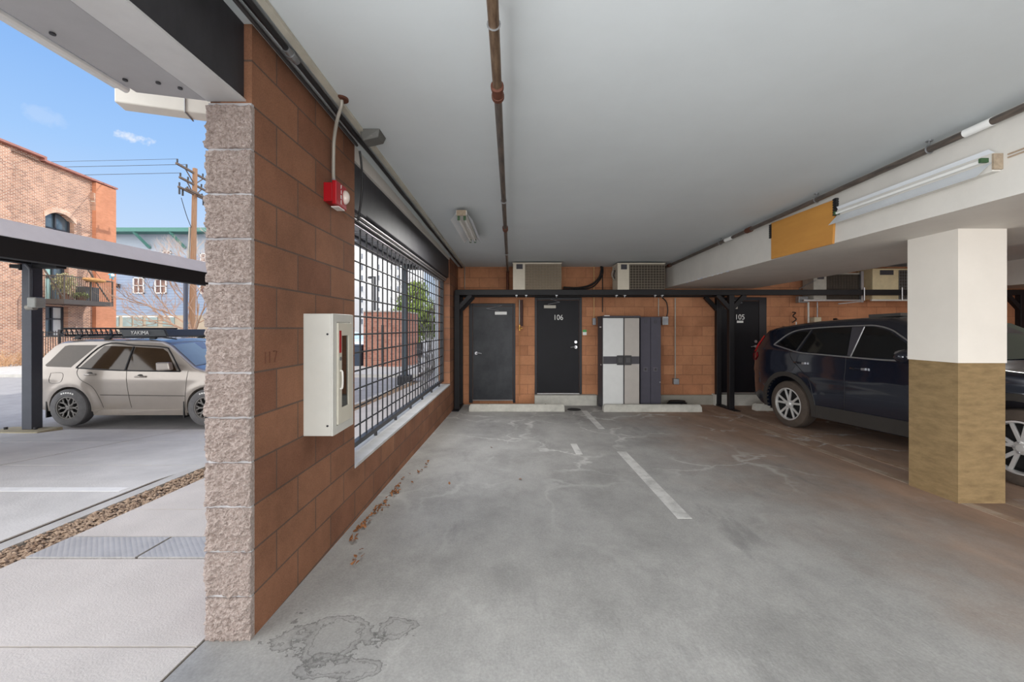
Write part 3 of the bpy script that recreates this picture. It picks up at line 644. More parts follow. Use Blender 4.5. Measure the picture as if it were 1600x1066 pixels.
# ------------------------------------------------------------------ doors on the back wall
YB = 8.68
def bx(px, y=YB): return (px-CX)*y/F
def bz(py, y=YB): return EYE+(CY-py)*y/F
def door(idx, fx0, fx1, fz1, lx0, lx1, lz0, lz1, handle_left, num, label, m, sign=None, hz=.95):
    d = thing(f'door_{idx}', label, 'door', ((lx0+lx1)/2, YB, lz0), kind='structure')
    f = MB(); yb = YB-.02
    f.box((fx0, yb, lz0-.06), (lx0, YB+.05, fz1)); f.box((lx1, yb, lz0-.06), (fx1, YB+.05, fz1)); f.box((lx0, yb, lz1), (lx1, YB+.05, fz1))
    f.build('door_frame', M_frame, d, bevel=.004)
    lf = MB().box((lx0+.003, YB-.006, lz0+.008), (lx1-.003, YB+.03, lz1-.003)).build('door_leaf', m, d, bevel=.002)
    MB().box((lx0, YB-.03, lz0-.012), (lx1, YB+.02, lz0+.006)).build('threshold', M_silver, d)
    hx = lx0+.075 if handle_left else lx1-.075; s = 1 if handle_left else -1; z = lz0+hz
    h = MB(); h.cyl((hx, YB-.03, z), (hx, YB-.006, z), .032, 16); h.cyl((hx, YB-.06, z), (hx, YB-.03, z), .012, 10)
    h.tube(smooth_path([(hx, YB-.058, z), (hx+s*.05, YB-.06, z+.004), (hx+s*.115, YB-.055, z-.006)], 4), .011, 8); h.build('lever_handle', M_chrome, d, smooth=True)
    if not handle_left:
        MB().cyl((hx, YB-.028, z+.105), (hx, YB-.006, z+.105), .03, 16).build('deadbolt', M_chrome, d, smooth=True)
    cxm = lx0+(lx1-lx0)*(.70 if handle_left else .30)
    MB().box((cxm-.125, YB-.06, lz1-.175), (cxm+.125, YB-.006, lz1-.11)).build('door_closer', M_letter if handle_left else M_conduit, d, bevel=.004)
    am = MB(); am.beam((cxm-.04, YB-.04, lz1-.09), (cxm+.2 if not handle_left else cxm-.3, YB-.10, lz1-.05), .012); am.beam((cxm+.2 if not handle_left else cxm-.3, YB-.10, lz1-.05), (cxm+.02, YB-.02, lz1+.02), .010); am.build('closer_arm', mat('arm_grey', (110, 110, 114), .5), d)
    if num:
        nx = (bx(num[1])+bx(num[2]))/2
        text('number', num[0], .155, (nx, YB-.008, bz(num[3])), (PI/2, 0, 0), M_letter, d, .002, sx=.9)
    if sign:
        MB().box((bx(sign[0]), YB-.010, bz(sign[3])), (bx(sign[1]), YB-.005, bz(sign[2]))).build('white_label', M_letter, d)
    return d
door(1, bx(733), bx(805.2), bz(474.5), bx(738.8), bx(801.5), bz(625), bz(479), True, None, 'plain dusty black steel door in the corner beside the grille', M_door_g, hz=.98)
door(2, bx(835.5), bx(909), bz(465), bx(839.2), bx(905), bz(614.7), bz(469), False, ('106', 866, 878.5, 496.5), 'black steel door with white numerals 106', M_door, hz=.97)
door(3, bx(1117), bx(1197), bz(465), bx(1122), bx(1185.5), bz(613.8), bz(470), False, ('105', 1149.5, 1162, 496), 'black steel door with white numerals 105 behind the parked car', M_door, (1151, 1161, 501.3, 504.6), hz=.97)
struct('floor_step', MB().box((bx(835), YB-.16, -.3), (bx(930), YB, bz(616))), M_stop, 'low concrete step under the door numbered 106', 'step')
struct('floor_step_far', MB().box((bx(1112), YB-.16, -.3), (bx(1210), YB, bz(615))), M_stop, 'low concrete step under the door numbered 105', 'step')
st = thing('door_sticker', 'small green and white sticker on the wall beside door 106', 'sticker', (bx(913), YB, bz(520)))
MB().box((bx(910.5), YB-.004, bz(519)), (bx(916.5), YB, bz(515.5))).build('green_band', mat('green_ink', (70, 170, 90), .5), st)
MB().box((bx(910.5), YB-.004, bz(523.8)), (bx(916.5), YB, bz(519))).build('white_band', M_letter, st)

# ------------------------------------------------------------------ black steel equipment frame
M_tubes = mat('black_frame', (25, 24, 27), .5, .0, .2, 8, spec=.3)
fr_ = thing('equipment_frame', 'long black steel frame carrying the condenser units', 'frame', (0, 8.3, 0))
YF, YR = 8.05, 8.55
MB().box((-1.16, YF-.05, 2.055), (11.5, YF+.05, 2.16)).build('front_beam', M_tubes, fr_, bevel=.006)
MB().box((-1.16, YR-.05, 2.055), (4.3, YR+.05, 2.16)).build('rear_beam', M_tubes, fr_, bevel=.006)
for x in (-1.13, 4.19, 9.82):
    for y in (YF, YR):
        MB().box((x-.05, y-.05, FL(y)), (x+.05, y+.05, 2.06)).build('post', M_tubes, fr_, bevel=.006)
    MB().box((x-.05, YF, 2.06), (x+.05, YR, 2.15)).build('cross_beam', M_tubes, fr_)
    MB().box((x-.06, YF-.25, FL(YF)-.02), (x+.06, YR+.06, FL(YF)+.02)).build('foot_plate', M_tubes, fr_)
    for s in ((-1, 1) if x > 0 else (1,)):
        for y in (YF, YR): MB().beam((x+s*.03, y, 1.80), (x+s*.27, y, 2.06), .075).build('brace', M_tubes, fr_)
# condenser units
M_ac = mat('condenser_enamel', (206, 198, 180), .5, 0, .08, 4)
M_ac2 = mat('condenser_dusty', (190, 180, 160), .55, 0, .1, 4)
def condenser(name, label, x0, x1, z0, z1, yf, yb, grid_m, back_m, skin, panel_w, side_dark=False, fan=False):
    r = thing(name, label, 'air conditioner', ((x0+x1)/2, yf, z0), group='condenser units on the steel frame')
    MB().box((x0, yf+.012, z0), (x1, yb, z1)).build('cabinet', skin, r, bevel=.008)
    pnl = MB().box((x0, yf-.006, z0), (x0+panel_w, yf+.012, z1-.012)).build('front_panel', skin, r, bevel=.004)
    MB().box((x0+panel_w*.28, yf-.009, z1-.125), (x0+panel_w*.80, yf-.006, z1-.03)).build('badge', M_dark_plas, pnl)
    MB().box((x0+panel_w, yf-.004, z0), (x1-.004, yf+.011, z1-.03)).build('coil', back_m, r)
    gm = MB(); n = 9
    for k in range(n+1):
        z = z0+.02+(z1-z0-.07)*k/n; gm.cyl((x0+panel_w+.005, yf-.012, z), (x1-.008, yf-.012, z), .0035, 5)
    m = 12
    for k in range(m+1):
        x = x0+panel_w+.01+(x1-x0-panel_w-.02)*k/m; gm.cyl((x, yf-.014, z0+.01), (x, yf-.014, z1-.035), .003, 5)
    gm.build('wire_grille', grid_m, r)
    MB().box((x0-.008, yf-.015, z1-.02), (x1+.004, yb, z1)).build('top_cover', skin, r, bevel=.004)
    return r
M_coil = mat('coil_brown', (106, 94, 80), .8, 0, .2, 12, stretch=(1, 1, 14), col2=(140, 126, 106))
M_coil_d = mat('coil_dark', (66, 58, 50), .8, 0, .2, 12, stretch=(1, 1, 14))
M_wire = mat('grille_wire', (150, 140, 122), .6)
def ux(px, y): return (px-CX)*y/F
def uz(py, y): return EYE+(CY-py)*y/F
condenser('condenser_unit', 'cream condenser unit on the frame above the door 106', ux(801.5, 8.02), ux(877.5, 8.02), 2.16, uz(410.5, 8.02), 8.02, 8.45, M_wire, M_coil, M_ac, .235)
condenser('condenser_unit', 'cream condenser unit with dark coil above the storage cabinets', ux(965, 8.02), ux(1039, 8.02), 2.16, uz(411, 8.02), 8.02, 8.45, M_wire, M_coil_d, M_ac, .225)
condenser('condenser_unit', 'grey condenser unit with open dark coil above the car roof', ux(1271, 8.3), ux(1345, 8.3), 1.99, 2.52, 8.3, 8.62, M_coil_d, M_coil_d, mat('condenser_grey', (170, 166, 156), .55), .26)
condenser('condenser_unit', 'yellowed condenser unit half hidden behind the column', ux(1363, 8.25), ux(1450, 8.25), 1.99, 2.60, 8.25, 8.6, M_steel, M_coil_d, mat('condenser_yellow', (214, 198, 160), .55), .52)
ls = thing('line_set', 'black insulated refrigerant hoses looping between the two cream condensers', 'hose', (1.6, 8.5, 2.3))
MB().tube(smooth_path([(.98, 8.4, 2.24), (1.3, 8.45, 2.235), (1.55, 8.5, 2.30), (1.72, 8.52, 2.44), (1.78, 8.55, 2.62), (1.78, 8.58, 2.69)]), .022, 8).build('hose', M_cable, ls, smooth=True)
MB().tube(smooth_path([(.98, 8.44, 2.20), (1.35, 8.5, 2.21), (1.62, 8.55, 2.28), (1.80, 8.58, 2.5), (1.82, 8.6, 2.69)]), .014, 8).build('hose', M_cable, ls, smooth=True)
hk = thing('pipe_coil', 'small black looped pipe hanging beside the second cream condenser', 'hose', (2.0, 8.2, 2.4))
MB().tube(smooth_path([(1.965, 8.2, 2.60), (1.93, 8.15, 2.58), (1.9, 8.15, 2.46), (1.95, 8.15, 2.36), (1.965, 8.2, 2.38)]), .009, 6).build('hose', M_conduit, hk, smooth=True)
MB().tube(smooth_path([(1.965, 8.2, 2.56), (1.96, 8.15, 2.54), (1.94, 8.15, 2.46), (1.955, 8.15, 2.4), (1.965, 8.2, 2.42)]), .012, 6).build('hose', M_cable, hk, smooth=True)
def vconduit(px, p0, p1, r, label, m=None, box=None, y=8.64):
    r_ = thing('wall_conduit', label, 'conduit', (ux(px, y), y, uz(p1, y)))
    MB().cyl((ux(px, y), y, uz(p1, y)), (ux(px, y), y, uz(p0, y)), r, 8).build('tube', m or M_conduit, r_, smooth=True)
    if box:
        a, b, c, d = box
        MB().box((ux(a, y), y-.05, uz(d, y)), (ux(b, y), YB, uz(c, y))).build('box', M_steel, r_, bevel=.006)
        MB().box((ux(a, y)+.012, y-.054, uz(d, y)+.015), (ux(b, y)-.012, y-.05, uz(c, y)-.015)).build('cover', mat('box_cover', (150, 152, 158), .5), r_)
    return r_
vconduit(1055, 466, 592, .012, 'grey conduit down the back wall to a square outlet box', box=(1051.5, 1060, 591.5, 600.5))
vconduit(928, 415, 497, .010, 'brass coloured conduit beside the door 106', mat('brassy', (200, 160, 110), .5), box=(925.5, 930.5, 497, 508))
vconduit(941.5, 410, 488, .010, 'dark conduit above the storage cabinets', M_cable)
vconduit(726, 415, 452, .008, 'thin grey conduit above the plain corner door')
vconduit(1029, 466, 494, .010, 'cream conduit above the dark locker')
eb = thing('disconnect_box', 'grey electrical disconnect box above the dark locker', 'electrical box', (ux(1038, 8.62), 8.62, uz(508, 8.62)))
MB().box((ux(1033.5, 8.62), 8.55, uz(508, 8.62)), (ux(1042.5, 8.62), YB, uz(495, 8.62))).build('enclosure', M_steel, eb, bevel=.006)
MB().box((ux(1034.5, 8.62), 8.54, uz(506, 8.62)), (ux(1041.5, 8.62), 8.55, uz(497, 8.62))).build('cover', MATS['box_cover'], eb)
MB().tube(smooth_path([(ux(1042, 8.6), 8.62, uz(496, 8.6)), (ux(1044, 8.6), 8.62, uz(485, 8.6)), (ux(1041, 8.6), 8.6, uz(472, 8.6)), (ux(1033, 8.6), 8.58, uz(464, 8.6))]), .012, 8).build('whip', M_cable, eb, smooth=True)
eb2 = thing('meter_box', 'pale ribbed electrical box on the wall above the car roof', 'electrical box', (ux(1272, 8.6), 8.6, uz(507, 8.6)))
MB().box((ux(1267, 8.6), 8.5, uz(507, 8.6)), (ux(1278, 8.6), YB, uz(496, 8.6))).build('enclosure', mat('pale_box', (200, 190, 165), .6), eb2, bevel=.008)
MB().cyl((ux(1263, 8.6), 8.6, uz(507, 8.6)), (ux(1263, 8.6), 8.6, uz(472, 8.6)), .018, 8).build('tube', M_ivory, eb2, smooth=True)
MB().cyl((ux(1277, 8.6), 8.6, uz(497, 8.6)), (ux(1277, 8.6), 8.6, uz(472, 8.6)), .012, 8).build('tube', M_steel, eb2, smooth=True)
hb = thing('hose_bibb', 'dark looped cable hook on the orange wall above the car tail', 'hook', (ux(1241, 8.62), 8.62, uz(500, 8.62)))
MB().tube(smooth_path([(ux(1238, 8.6), 8.6, uz(504, 8.6)), (ux(1244, 8.6), 8.6, uz(499, 8.6)), (ux(1238, 8.6), 8.58, uz(494, 8.6)), (ux(1243, 8.6), 8.6, uz(489, 8.6)), (ux(1239, 8.6), 8.62, uz(488, 8.6))]), .012, 6).build('loop', M_cable, hb, smooth=True)
MB().cyl((ux(1244, 8.6), 8.6, uz(509, 8.6)), (ux(1244, 8.6), 8.6, uz(503, 8.6)), .012, 8).build('plug', M_letter, hb)
jb = thing('junction_box', 'small metal junction box with wires on the frame beside the grey condenser', 'electrical box', (ux(1258, 8.4), 8.4, 1.95))
MB().box((ux(1248, 8.4), 8.4, uz(473, 8.4)), (ux(1263, 8.4), 8.5, uz(463, 8.4))).build('enclosure', M_steel, jb, bevel=.006)
MB().tube(smooth_path([(ux(1246, 8.35), 8.3, uz(452, 8.3)), (ux(1258, 8.35), 8.3, uz(445, 8.3)), (ux(1272, 8.35), 8.3, uz(438, 8.3))]), .010, 6).build('wire', M_steel, jb, smooth=True)
brk = thing('bracket_rail', 'silver bracket rail under the condensers above the car roof', 'bracket', (6.4, 8.3, 1.96))
MB().box((ux(1255, 8.28), 8.26, 1.955), (ux(1347, 8.28), 8.30, 1.985)).build('rail', M_silver, brk)
MB().box((ux(1343, 8.28), 8.24, 1.93), (ux(1347, 8.28), 8.28, 2.55)).build('upright', M_silver, brk)
MB().beam((ux(1308, 8.28), 8.25, 1.90), (ux(1346, 8.28), 8.25, 1.95), .022).build('strut', M_silver, brk)
brk2 = thing('bracket_rail', 'white bracket rail under the yellowed condenser by the column', 'bracket', (7.4, 8.2, 1.96))
MB().box((ux(1362, 8.2), 8.2, 1.955), (ux(1440, 8.2), 8.24, 1.985)).build('rail', M_ivory, brk2)
for px in (1349, 1408): MB().cyl((ux(px, 8.0), 7.98, 1.95), (ux(px, 8.0), 7.98, 2.2), .012, 8).build('threaded_rod', M_silver, brk2)
clp = thing('beam_clamp', 'small silver clamp under the black frame beam', 'clamp', (.2, 8.0, 2.05), group='clamps under the frame beam')
MB().box((-.02,-.03,-.02), (.02,.03,0)).build('plate', M_steel, clp, world=False); MB().cyl((0,0,-.045),(0,0,0), .009, 8).build('bolt', M_steel, clp, world=False)
for px in (807, 822, 869, 962, 975, 1022, 1033):
    if px == 807: clp.location = (ux(px, 8.05), 8.0, 2.055); continue
    c = copy_tree(clp); c.location = (ux(px, 8.05), 8.0, 2.055)

# ------------------------------------------------------------------ storage cabinets, wheel stops
cab = thing('storage_cabinet', 'tall resin storage cabinet with two light grey doors', 'cabinet', (2.0, 8.2, FL(8.1)))
yf = 7.98; yb = 8.48; x0, x1 = ux(942, yf), ux(1000, yf); zb, zt = FL(8.1), uz(493.5, yf)
cb = MB(); cb.box((x0, yf+.03, zb+.05), (x1, yb, zt-.03)); cb.build('carcass', M_dark_plas, cab, bevel=.008)
MB().box((x0-.01, yf-.005, zt-.035), (x1+.01, yb+.01, zt)).build('top_panel', M_dark_plas, cab, bevel=.006)
for xx in (x0, x1-.06):
    for yy in (yf+.03, yb-.07): MB().box((xx, yy, zb-.005), (xx+.06, yy+.06, zb+.055)).build('foot', M_dark_plas, cab)
xm = ux(975, yf)
for (a, b, mm, z0o) in ((x0+.005, xm-.012, M_gray_plas, 0), (xm+.012, x1-.012, M_gray_plas_shade, 0)):
    dd = MB().box((a, yf, zb+.07), (b, yf+.03, zt-.045)).build('door', mm, cab, bevel=.006)
    hz_ = zb+(zt-zb)*.49
    MB().box((a, yf-.006, hz_), (b, yf, hz_+.145)).build('band', M_dark_plas, dd)
    hx = b-.13 if a < xm-.1 else a
    hnd = MB(); hnd.box((hx, yf-.02, hz_-.02), (hx+.13, yf-.006, hz_+.165)); hnd.build('latch', mat('latch_black', (44, 43, 46), .5), dd, bevel=.006)
    for k in range(3): MB().box((hx+.035+.025*k, yf-.028, hz_+.03), (hx+.045+.025*k, yf-.02, hz_+.12)).build('latch_rib', mat('latch_grey', (90, 88, 90), .5), dd)
for zz, s in ((zt-.23, .05), (zb+.85, .015)):
    MB().box((x0-.003, yf+.15, zz), (x0, yf+.15+s*3, zz+.025)).build('sticker', M_letter, cab)
MB().box((x0+.03, yf-.007, zt-.006), (x0+.13, yf+.06, zt+.008)).build('paper_slip', M_letter, cab)
lk = thing('locker', 'dark resin locker standing beside the light grey cabinet', 'locker', (2.7, 8.2, FL(8.1)))
xa, xb, yl_ = ux(1000.8, 8.06), ux(1033, 8.06), 8.06; zt2 = uz(495.3, yl_)
M_lock = mat('locker_resin', (66, 64, 76), .6, 0, .08, 8)
MB().box((xa, yl_+.02, zb), (xb, 8.46, zt2)).build('carcass', M_lock, lk, bevel=.006)
xm2 = (xa+xb)/2-.005
for a, b in ((xa+.004, xm2-.004), (xm2+.004, xb-.004)):
    dd = MB().box((a, yl_, zb+.03), (b, yl_+.02, zt2-.02)).build('door', M_lock, lk, bevel=.004)
    for k in (0, 1): MB().box((a+.07+.035*k, yl_-.004, zt2-.13), (a+.08+.035*k, yl_, zt2-.06)).build('vent_slot', MATS['latch_black'], dd)
    lz = zb+(zt2-zb)*.41
    MB().box((a+.05, yl_-.008, lz), (a+.13, yl_, lz+.085)).build('latch', mat('latch_mid', (84, 82, 92), .5), dd, bevel=.004)
    MB().box((a+.07, yl_-.012, lz+.02), (a+.11, yl_-.008, lz+.065)).build('latch_hole', MATS['latch_black'], dd)
MB().box((xb-.03, yl_-.006, zb+.52), (xb-.012, yl_, zb+.54)).build('padlock_eye', M_silver, lk)
def wheel_stop(label, x0, x1, y):
    r = thing('wheel_stop', label, 'wheel stop', ((x0+x1)/2, y, FL(y)), group='concrete wheel stops')
    L = (x1-x0)/2; s = MB()
    s.prism([(-.075, 0), (-.06, .10), (-.035, .135), (.035, .135), (.06, .10), (.075, 0)], 2*L, lambda u, v, w: (w-L, u, v))
    for i in range(len(s.v)):
        if s.v[i].z > .12: s.v[i].x *= (L-.03)/L
    s.build('bumper', M_stop, r, world=False, bevel=.012)
    for e in (-.6, .6): MB().cyl((e*L, 0, .134), (e*L, 0, .138), .014, 8).build('pin', M_rust, r, world=False)
    return r
wheel_stop('pale wheel stop in front of the plain corner door', ux(733, 7.86), ux(882, 7.86), 7.86)
wheel_stop('pale wheel stop in front of the storage cabinets', ux(942, 7.82), ux(1095, 7.82), 7.82)
wheel_stop('stub of a wheel stop behind the dark blue car', ux(1180, 7.9), ux(1180, 7.9)+1.83, 7.95)
tag(MB().lathe([(.0, .012), (.11, .012), (.13, .006), (.135, .0)], (1.14, 8.02, FL(8.02)), (0, 0, 1), 24).build('rubber_mat', M_rubber), 'small dark rubber mat between the two wheel stops', 'mat')
dh = thing('drain_hose', 'dark hose heap behind the wheel stop beside the locker', 'hose', (3.25, 8.45, FL(8.45)))
for k in range(3): MB().tube(arc((3.3, 8.45, FL(8.45)+.025+.035*k), .16-.02*k, 0, 2*PI, 20, (1.3,0,0), (0,.5,0))[:-1], .02, 8, closed=True).build('coil', M_cable, dh, smooth=True)

# leaf litter along the foot of the wall
lf = MB()
def leaf(x, y, s, l):
    R = Matrix.Rotation(random.random()*6.28, 3, 'Z') @ Matrix.Rotation(random.uniform(-.6, .6), 3, 'X')
    pts = [(0,-1,0),(.5,-.3,.12),(.42,.4,.1),(0,1,0),(-.42,.4,.1),(-.5,-.3,.12)]
    lf.add([Vector((x, y, FL(y)+.006+random.random()*l))+R @ (Vector(p)*s) for p in pts], [(0,1,2,3),(0,3,4,5)])
for (x, y, n_, sp) in ((-1.13, 2.95, 22, .10), (-1.12, 3.30, 30, .12), (-1.10, 3.75, 26, .16), (-1.0, 2.55, 6, .06), (-1.0, 4.2, 10, .25)):
    for _ in range(n_): leaf(x+abs(random.gauss(0, .035)), y+random.gauss(0, sp), random.uniform(.010, .024), .02)
for (x, y) in ((-.62, 3.9), (.05, 4.02), (-.3, 5.2), (-.95, 4.4)): leaf(x, y, .022, .004)
tag(lf.build('leaf_litter', mat('dead_leaf', (112, 72, 42), .8, 0, .3, 40, col2=(168, 112, 68)), fix=False), 'dry brown leaves gathered along the foot of the block wall', 'leaves', kind='stuff')

# ------------------------------------------------------------------ cars (local: x forward, z up, ground at z = 0, origin under the rear axle)
def interp(pts, x):
    if x <= pts[0][0]: return pts[0][1]
    for (x0, y0), (x1, y1) in zip(pts, pts[1:]):
        if x <= x1: return y0+(y1-y0)*(x-x0)/max(1e-9, x1-x0)
    return pts[-1][1]
class Car:
    def __init__(s, root, tail, nose, top, bot, belt, half, tumble, roofz, wb, arch_r, arch_z, bulge=.012):
        s.root = root; s.tail, s.nose, s.top, s.bot, s.belt, s.half, s.tumble, s.roofz = tail, nose, top, bot, belt, half, tumble, roofz
        s.wb, s.ar, s.az, s.bulge = wb, arch_r, arch_z, bulge
    def plan(s, x):
        w = 1.0; d = x-s.tail
        if d < .6: w -= .20*(1-math.sqrt(max(0, 1-((.6-d)/.6)**2)))
        d = s.nose-x
        if d < .8: w -= .26*(1-math.sqrt(max(0, 1-((.8-d)/.8)**2)))
        return w
    def w(s, x, z):
        b = interp(s.belt, x) if isinstance(s.belt, list) else s.belt
        v = s.half
        zm = .72
        if z < zm: v -= .05*((zm-z)/.55)**2
        elif z < b: v -= .02*((z-zm)/max(.05, b-zm))**2
        else: v -= .02+s.tumble*(z-b)/(s.roofz-b)
        # crease along the flank
        v += s.bulge*math.exp(-((z-.86)/.05)**2)
        for ax in (0, s.wb):         # flared arches
            r = math.hypot(x-ax, z-s.az)
            v += .016*math.exp(-((r-s.ar-.03)/.07)**2)
        return v*s.plan(x)
    def body(s, m):
        xs = [s.tail+(s.nose-s.tail)*i/110 for i in range(111)]; rings = []; M_ = 22
        for x in xs:
            zt, zb = interp(s.top, x), interp(s.bot, x); r = min(.07, (zt-zb)*.25); ring = []
            for j in range(M_+1):
                z = zb+(zt-r-zb)*j/M_; ring.append((s.w(x, z), z))
            w0 = s.w(x, zt-r)
            for a in (22, 45, 67, 90):
                a = math.radians(a); ring.append((w0-r*1.5*(1-math.cos(a)), zt-r+r*math.sin(a)))
            ring.append((w0*.6, zt+.018 if zt > s.roofz-.25 else zt+.012)); ring.append((0.0, zt+.03 if zt > s.roofz-.25 else zt+.018))
            ring2 = [(-y, z) for y, z in reversed(ring[:-1])]
            rings.append([(x, y, z) for y, z in ring+ring2])
        mb = MB(); n = len(rings[0]); vs = [v for r_ in rings for v in r_]; fs = []
        for i in range(len(xs)-1):
            for k in range(n): fs.append((i*n+k, i*n+(k+1) % n, (i+1)*n+(k+1) % n, (i+1)*n+k))
        fs += [tuple(range(n)), tuple((len(xs)-1)*n+k for k in range(n-1, -1, -1))]
        mb.add(vs, fs)
        o = mb.build('body', m, s.root, world=False)
        cut = MB()
        for ax in (0, s.wb):
            for sd in (-1, 1): cut.cyl((ax, sd*(s.half-.30), s.az), (ax, sd*(s.half+.2), s.az), s.ar, 40)
        c = cut.build('cut', M_rubber, None)
        b = o.modifiers.new('b', 'BOOLEAN'); b.object = c; b.solver = 'EXACT'; b.operation = 'DIFFERENCE'
        o.parent = None; bpy.context.view_layer.update()
        me = bpy.data.meshes.new_from_object(o.evaluated_get(bpy.context.evaluated_depsgraph_get()))
        o.modifiers.clear(); o.data = me; bpy.data.objects.remove(c, do_unlink=True)
        me.materials.clear(); me.materials.append(m)
        me.polygons.foreach_set('material_index', [0]*len(me.polygons))
        me.polygons.foreach_set('use_smooth', [True]*len(me.polygons)); me.set_sharp_from_angle(angle=math.radians(28))
        o.parent = s.root; return o
    def side(s, poly, off, sd, name, m, parent=None, th=.006, dense=.12):
        """a panel that lies on the flank: outline in (x, z)"""
        pts = []
        for (a, b) in zip(poly, poly[1:]+poly[:1]):
            k = max(1, int(math.hypot(b[0]-a[0], b[1]-a[1])/dense))
            for i in range(k): pts.append((a[0]+(b[0]-a[0])*i/k, a[1]+(b[1]-a[1])*i/k))
        mb = MB(); n = len(pts)
        mb.add([(x, sd*(s.w(x, z)+off), z) for x, z in pts]+[(x, sd*(s.w(x, z)+off-th), z) for x, z in pts],
               [tuple(range(n)), tuple(range(2*n-1, n-1, -1))]+[(i, (i+1) % n, n+(i+1) % n, n+i) for i in range(n)])
        return mb.build(name, m, parent or s.root, world=False)
    def line(s, pts, off, sd, r, name, m, closed=False, k=5, parent=None):
        q = smooth_path([(x, 0, z) for x, z in pts], k)
        return MB().tube([(p.x, sd*(s.w(p.x, p.z)+off), p.z) for p in q], r, 6, closed=closed).build(name, m, parent or s.root, smooth=True, world=False)
    def top_panel(s, x0, x1, inset0, inset1, off, name, m):
        mb = MB(); n = 8; vs = []
        for i in range(n+1):
            x = x0+(x1-x0)*i/n; z = interp(s.top, x); ins = inset0+(inset1-inset0)*i/n; hw = s.w(x, z-.06)-ins
            for k in range(7):
                y = -hw+2*hw*k/6; vs.append((x, y, z+off+.022*(1-(y/max(.1, hw))**2)))
        fs = [(i*7+k, i*7+k+1, (i+1)*7+k+1, (i+1)*7+k) for i in range(n) for k in range(6)]
        return mb.add(vs, fs).build(name, m, s.root, smooth=True, world=False)
def wheel(parent, c, sd, R, rim, wid, style, m_rim, m_tyre, letters=False):
    c = Vector(c); ax = Vector((0, sd, 0))
    t = MB().lathe([(rim-.01, -wid/2), (R-.05, -wid/2), (R-.012, -wid/2+.02), (R, -wid/2+.05), (R, wid/2-.05), (R-.012, wid/2-.02), (R-.05, wid/2), (rim+.012, wid/2+.002), (rim, wid/2-.012), (rim-.01, -wid/2)], c, ax, 44)
    wr = t.build('wheel', m_tyre, parent, smooth=True, world=False)
    tr = MB()
    for k in range(5): tr.lathe([(R+.001, -.06+.03*k-.003), (R+.0015, -.06+.03*k), (R+.001, -.06+.03*k+.003)], c, ax, 36)
    tr.build('tread_groove', M_cable, wr, world=False)
    b = MB().lathe([(rim+.004, wid/2-.004), (rim-.012, wid/2-.002), (rim-.022, wid/2-.03), (rim-.03, -wid/2+.02)], c, ax, 44)
    b.build('rim', m_rim, wr, smooth=True, world=False)
    MB().lathe([(rim-.024, wid/2-.035), (rim-.032, -wid/2+.02)], c, ax, 36).build('barrel', mat('barrel_dark', (30, 29, 29), .7), wr, smooth=True, world=False)
    MB().disc(c+ax*(wid/2-.10), ax, rim-.03, 32).build('brake_disc', mat('brake_iron', (30, 29, 29), .6, .2), wr, world=False)
    sp = MB(); e1 = Vector((1, 0, 0)); e2 = Vector((0, 0, 1))
    def rad(a): return e1*math.cos(a)+e2*math.sin(a)
    def spoke(a0, r0, a1, r1, w0, w1, h0, h1):
        p, q = c+rad(a0)*r0+ax*h0, c+rad(a1)*r1+ax*h1; d = (q-p).normalized(); n_ = d.cross(ax).normalized()
        sp.hexa([p-n_*w0-ax*.018, p+n_*w0-ax*.018, q+n_*w1-ax*.018, q-n_*w1-ax*.018, p-n_*w0, p+n_*w0, q+n_*w1, q-n_*w1])
    hh = wid/2-.03
    if style == 'five':
        for k in range(5):
            a = 2*PI*k/5+.35
            for s in (-1, 1): spoke(a+s*.10, .05, a+s*.24, rim-.012, .017, .016, hh+.004, hh+.012)
    else:
        for k in range(8):
            a = 2*PI*k/8
            spoke(a, .05, a, .62*rim, .016, .016, hh, hh+.01)
            for s in (-1, 1): spoke(a, .58*rim, a+s*.22, rim-.012, .012, .013, hh+.01, hh+.012)
    sp.build('spoke', m_rim, wr, world=False, bevel=.003)
    MB().lathe([(0, hh+.02), (.03, hh+.02), (.042, hh+.008), (.062, hh+.004), (.066, hh-.02)], c, ax, 24).build('hub_cap', m_rim, wr, smooth=True, world=False)
    ln = MB()
    for k in range(5):
        p = c+rad(2*PI*k/5+.6)*.052+ax*(hh+.004); ln.cyl(p, p+ax*.014, .009, 6)
    ln.build('lug_nut', M_chrome if style == 'five' else M_cable, wr, world=False)
    if letters:
        lt = MB()
        for k in range(6):
            a = PI/2+.36-.15*k; p = c+rad(a)*(rim+(R-rim)*.52)+ax*(wid/2+.004); n_ = rad(a); tt = n_.cross(ax)
            lt.hexa([p-tt*.014-n_*.014, p+tt*.014-n_*.014, p+tt*.014-n_*.014+ax*.002, p-tt*.014-n_*.014+ax*.002, p-tt*.014+n_*.014, p+tt*.014+n_*.014, p+tt*.014+n_*.014+ax*.002, p-tt*.014+n_*.014+ax*.002])
        lt.build('tyre_lettering', M_letter, wr, world=False)
    return wr

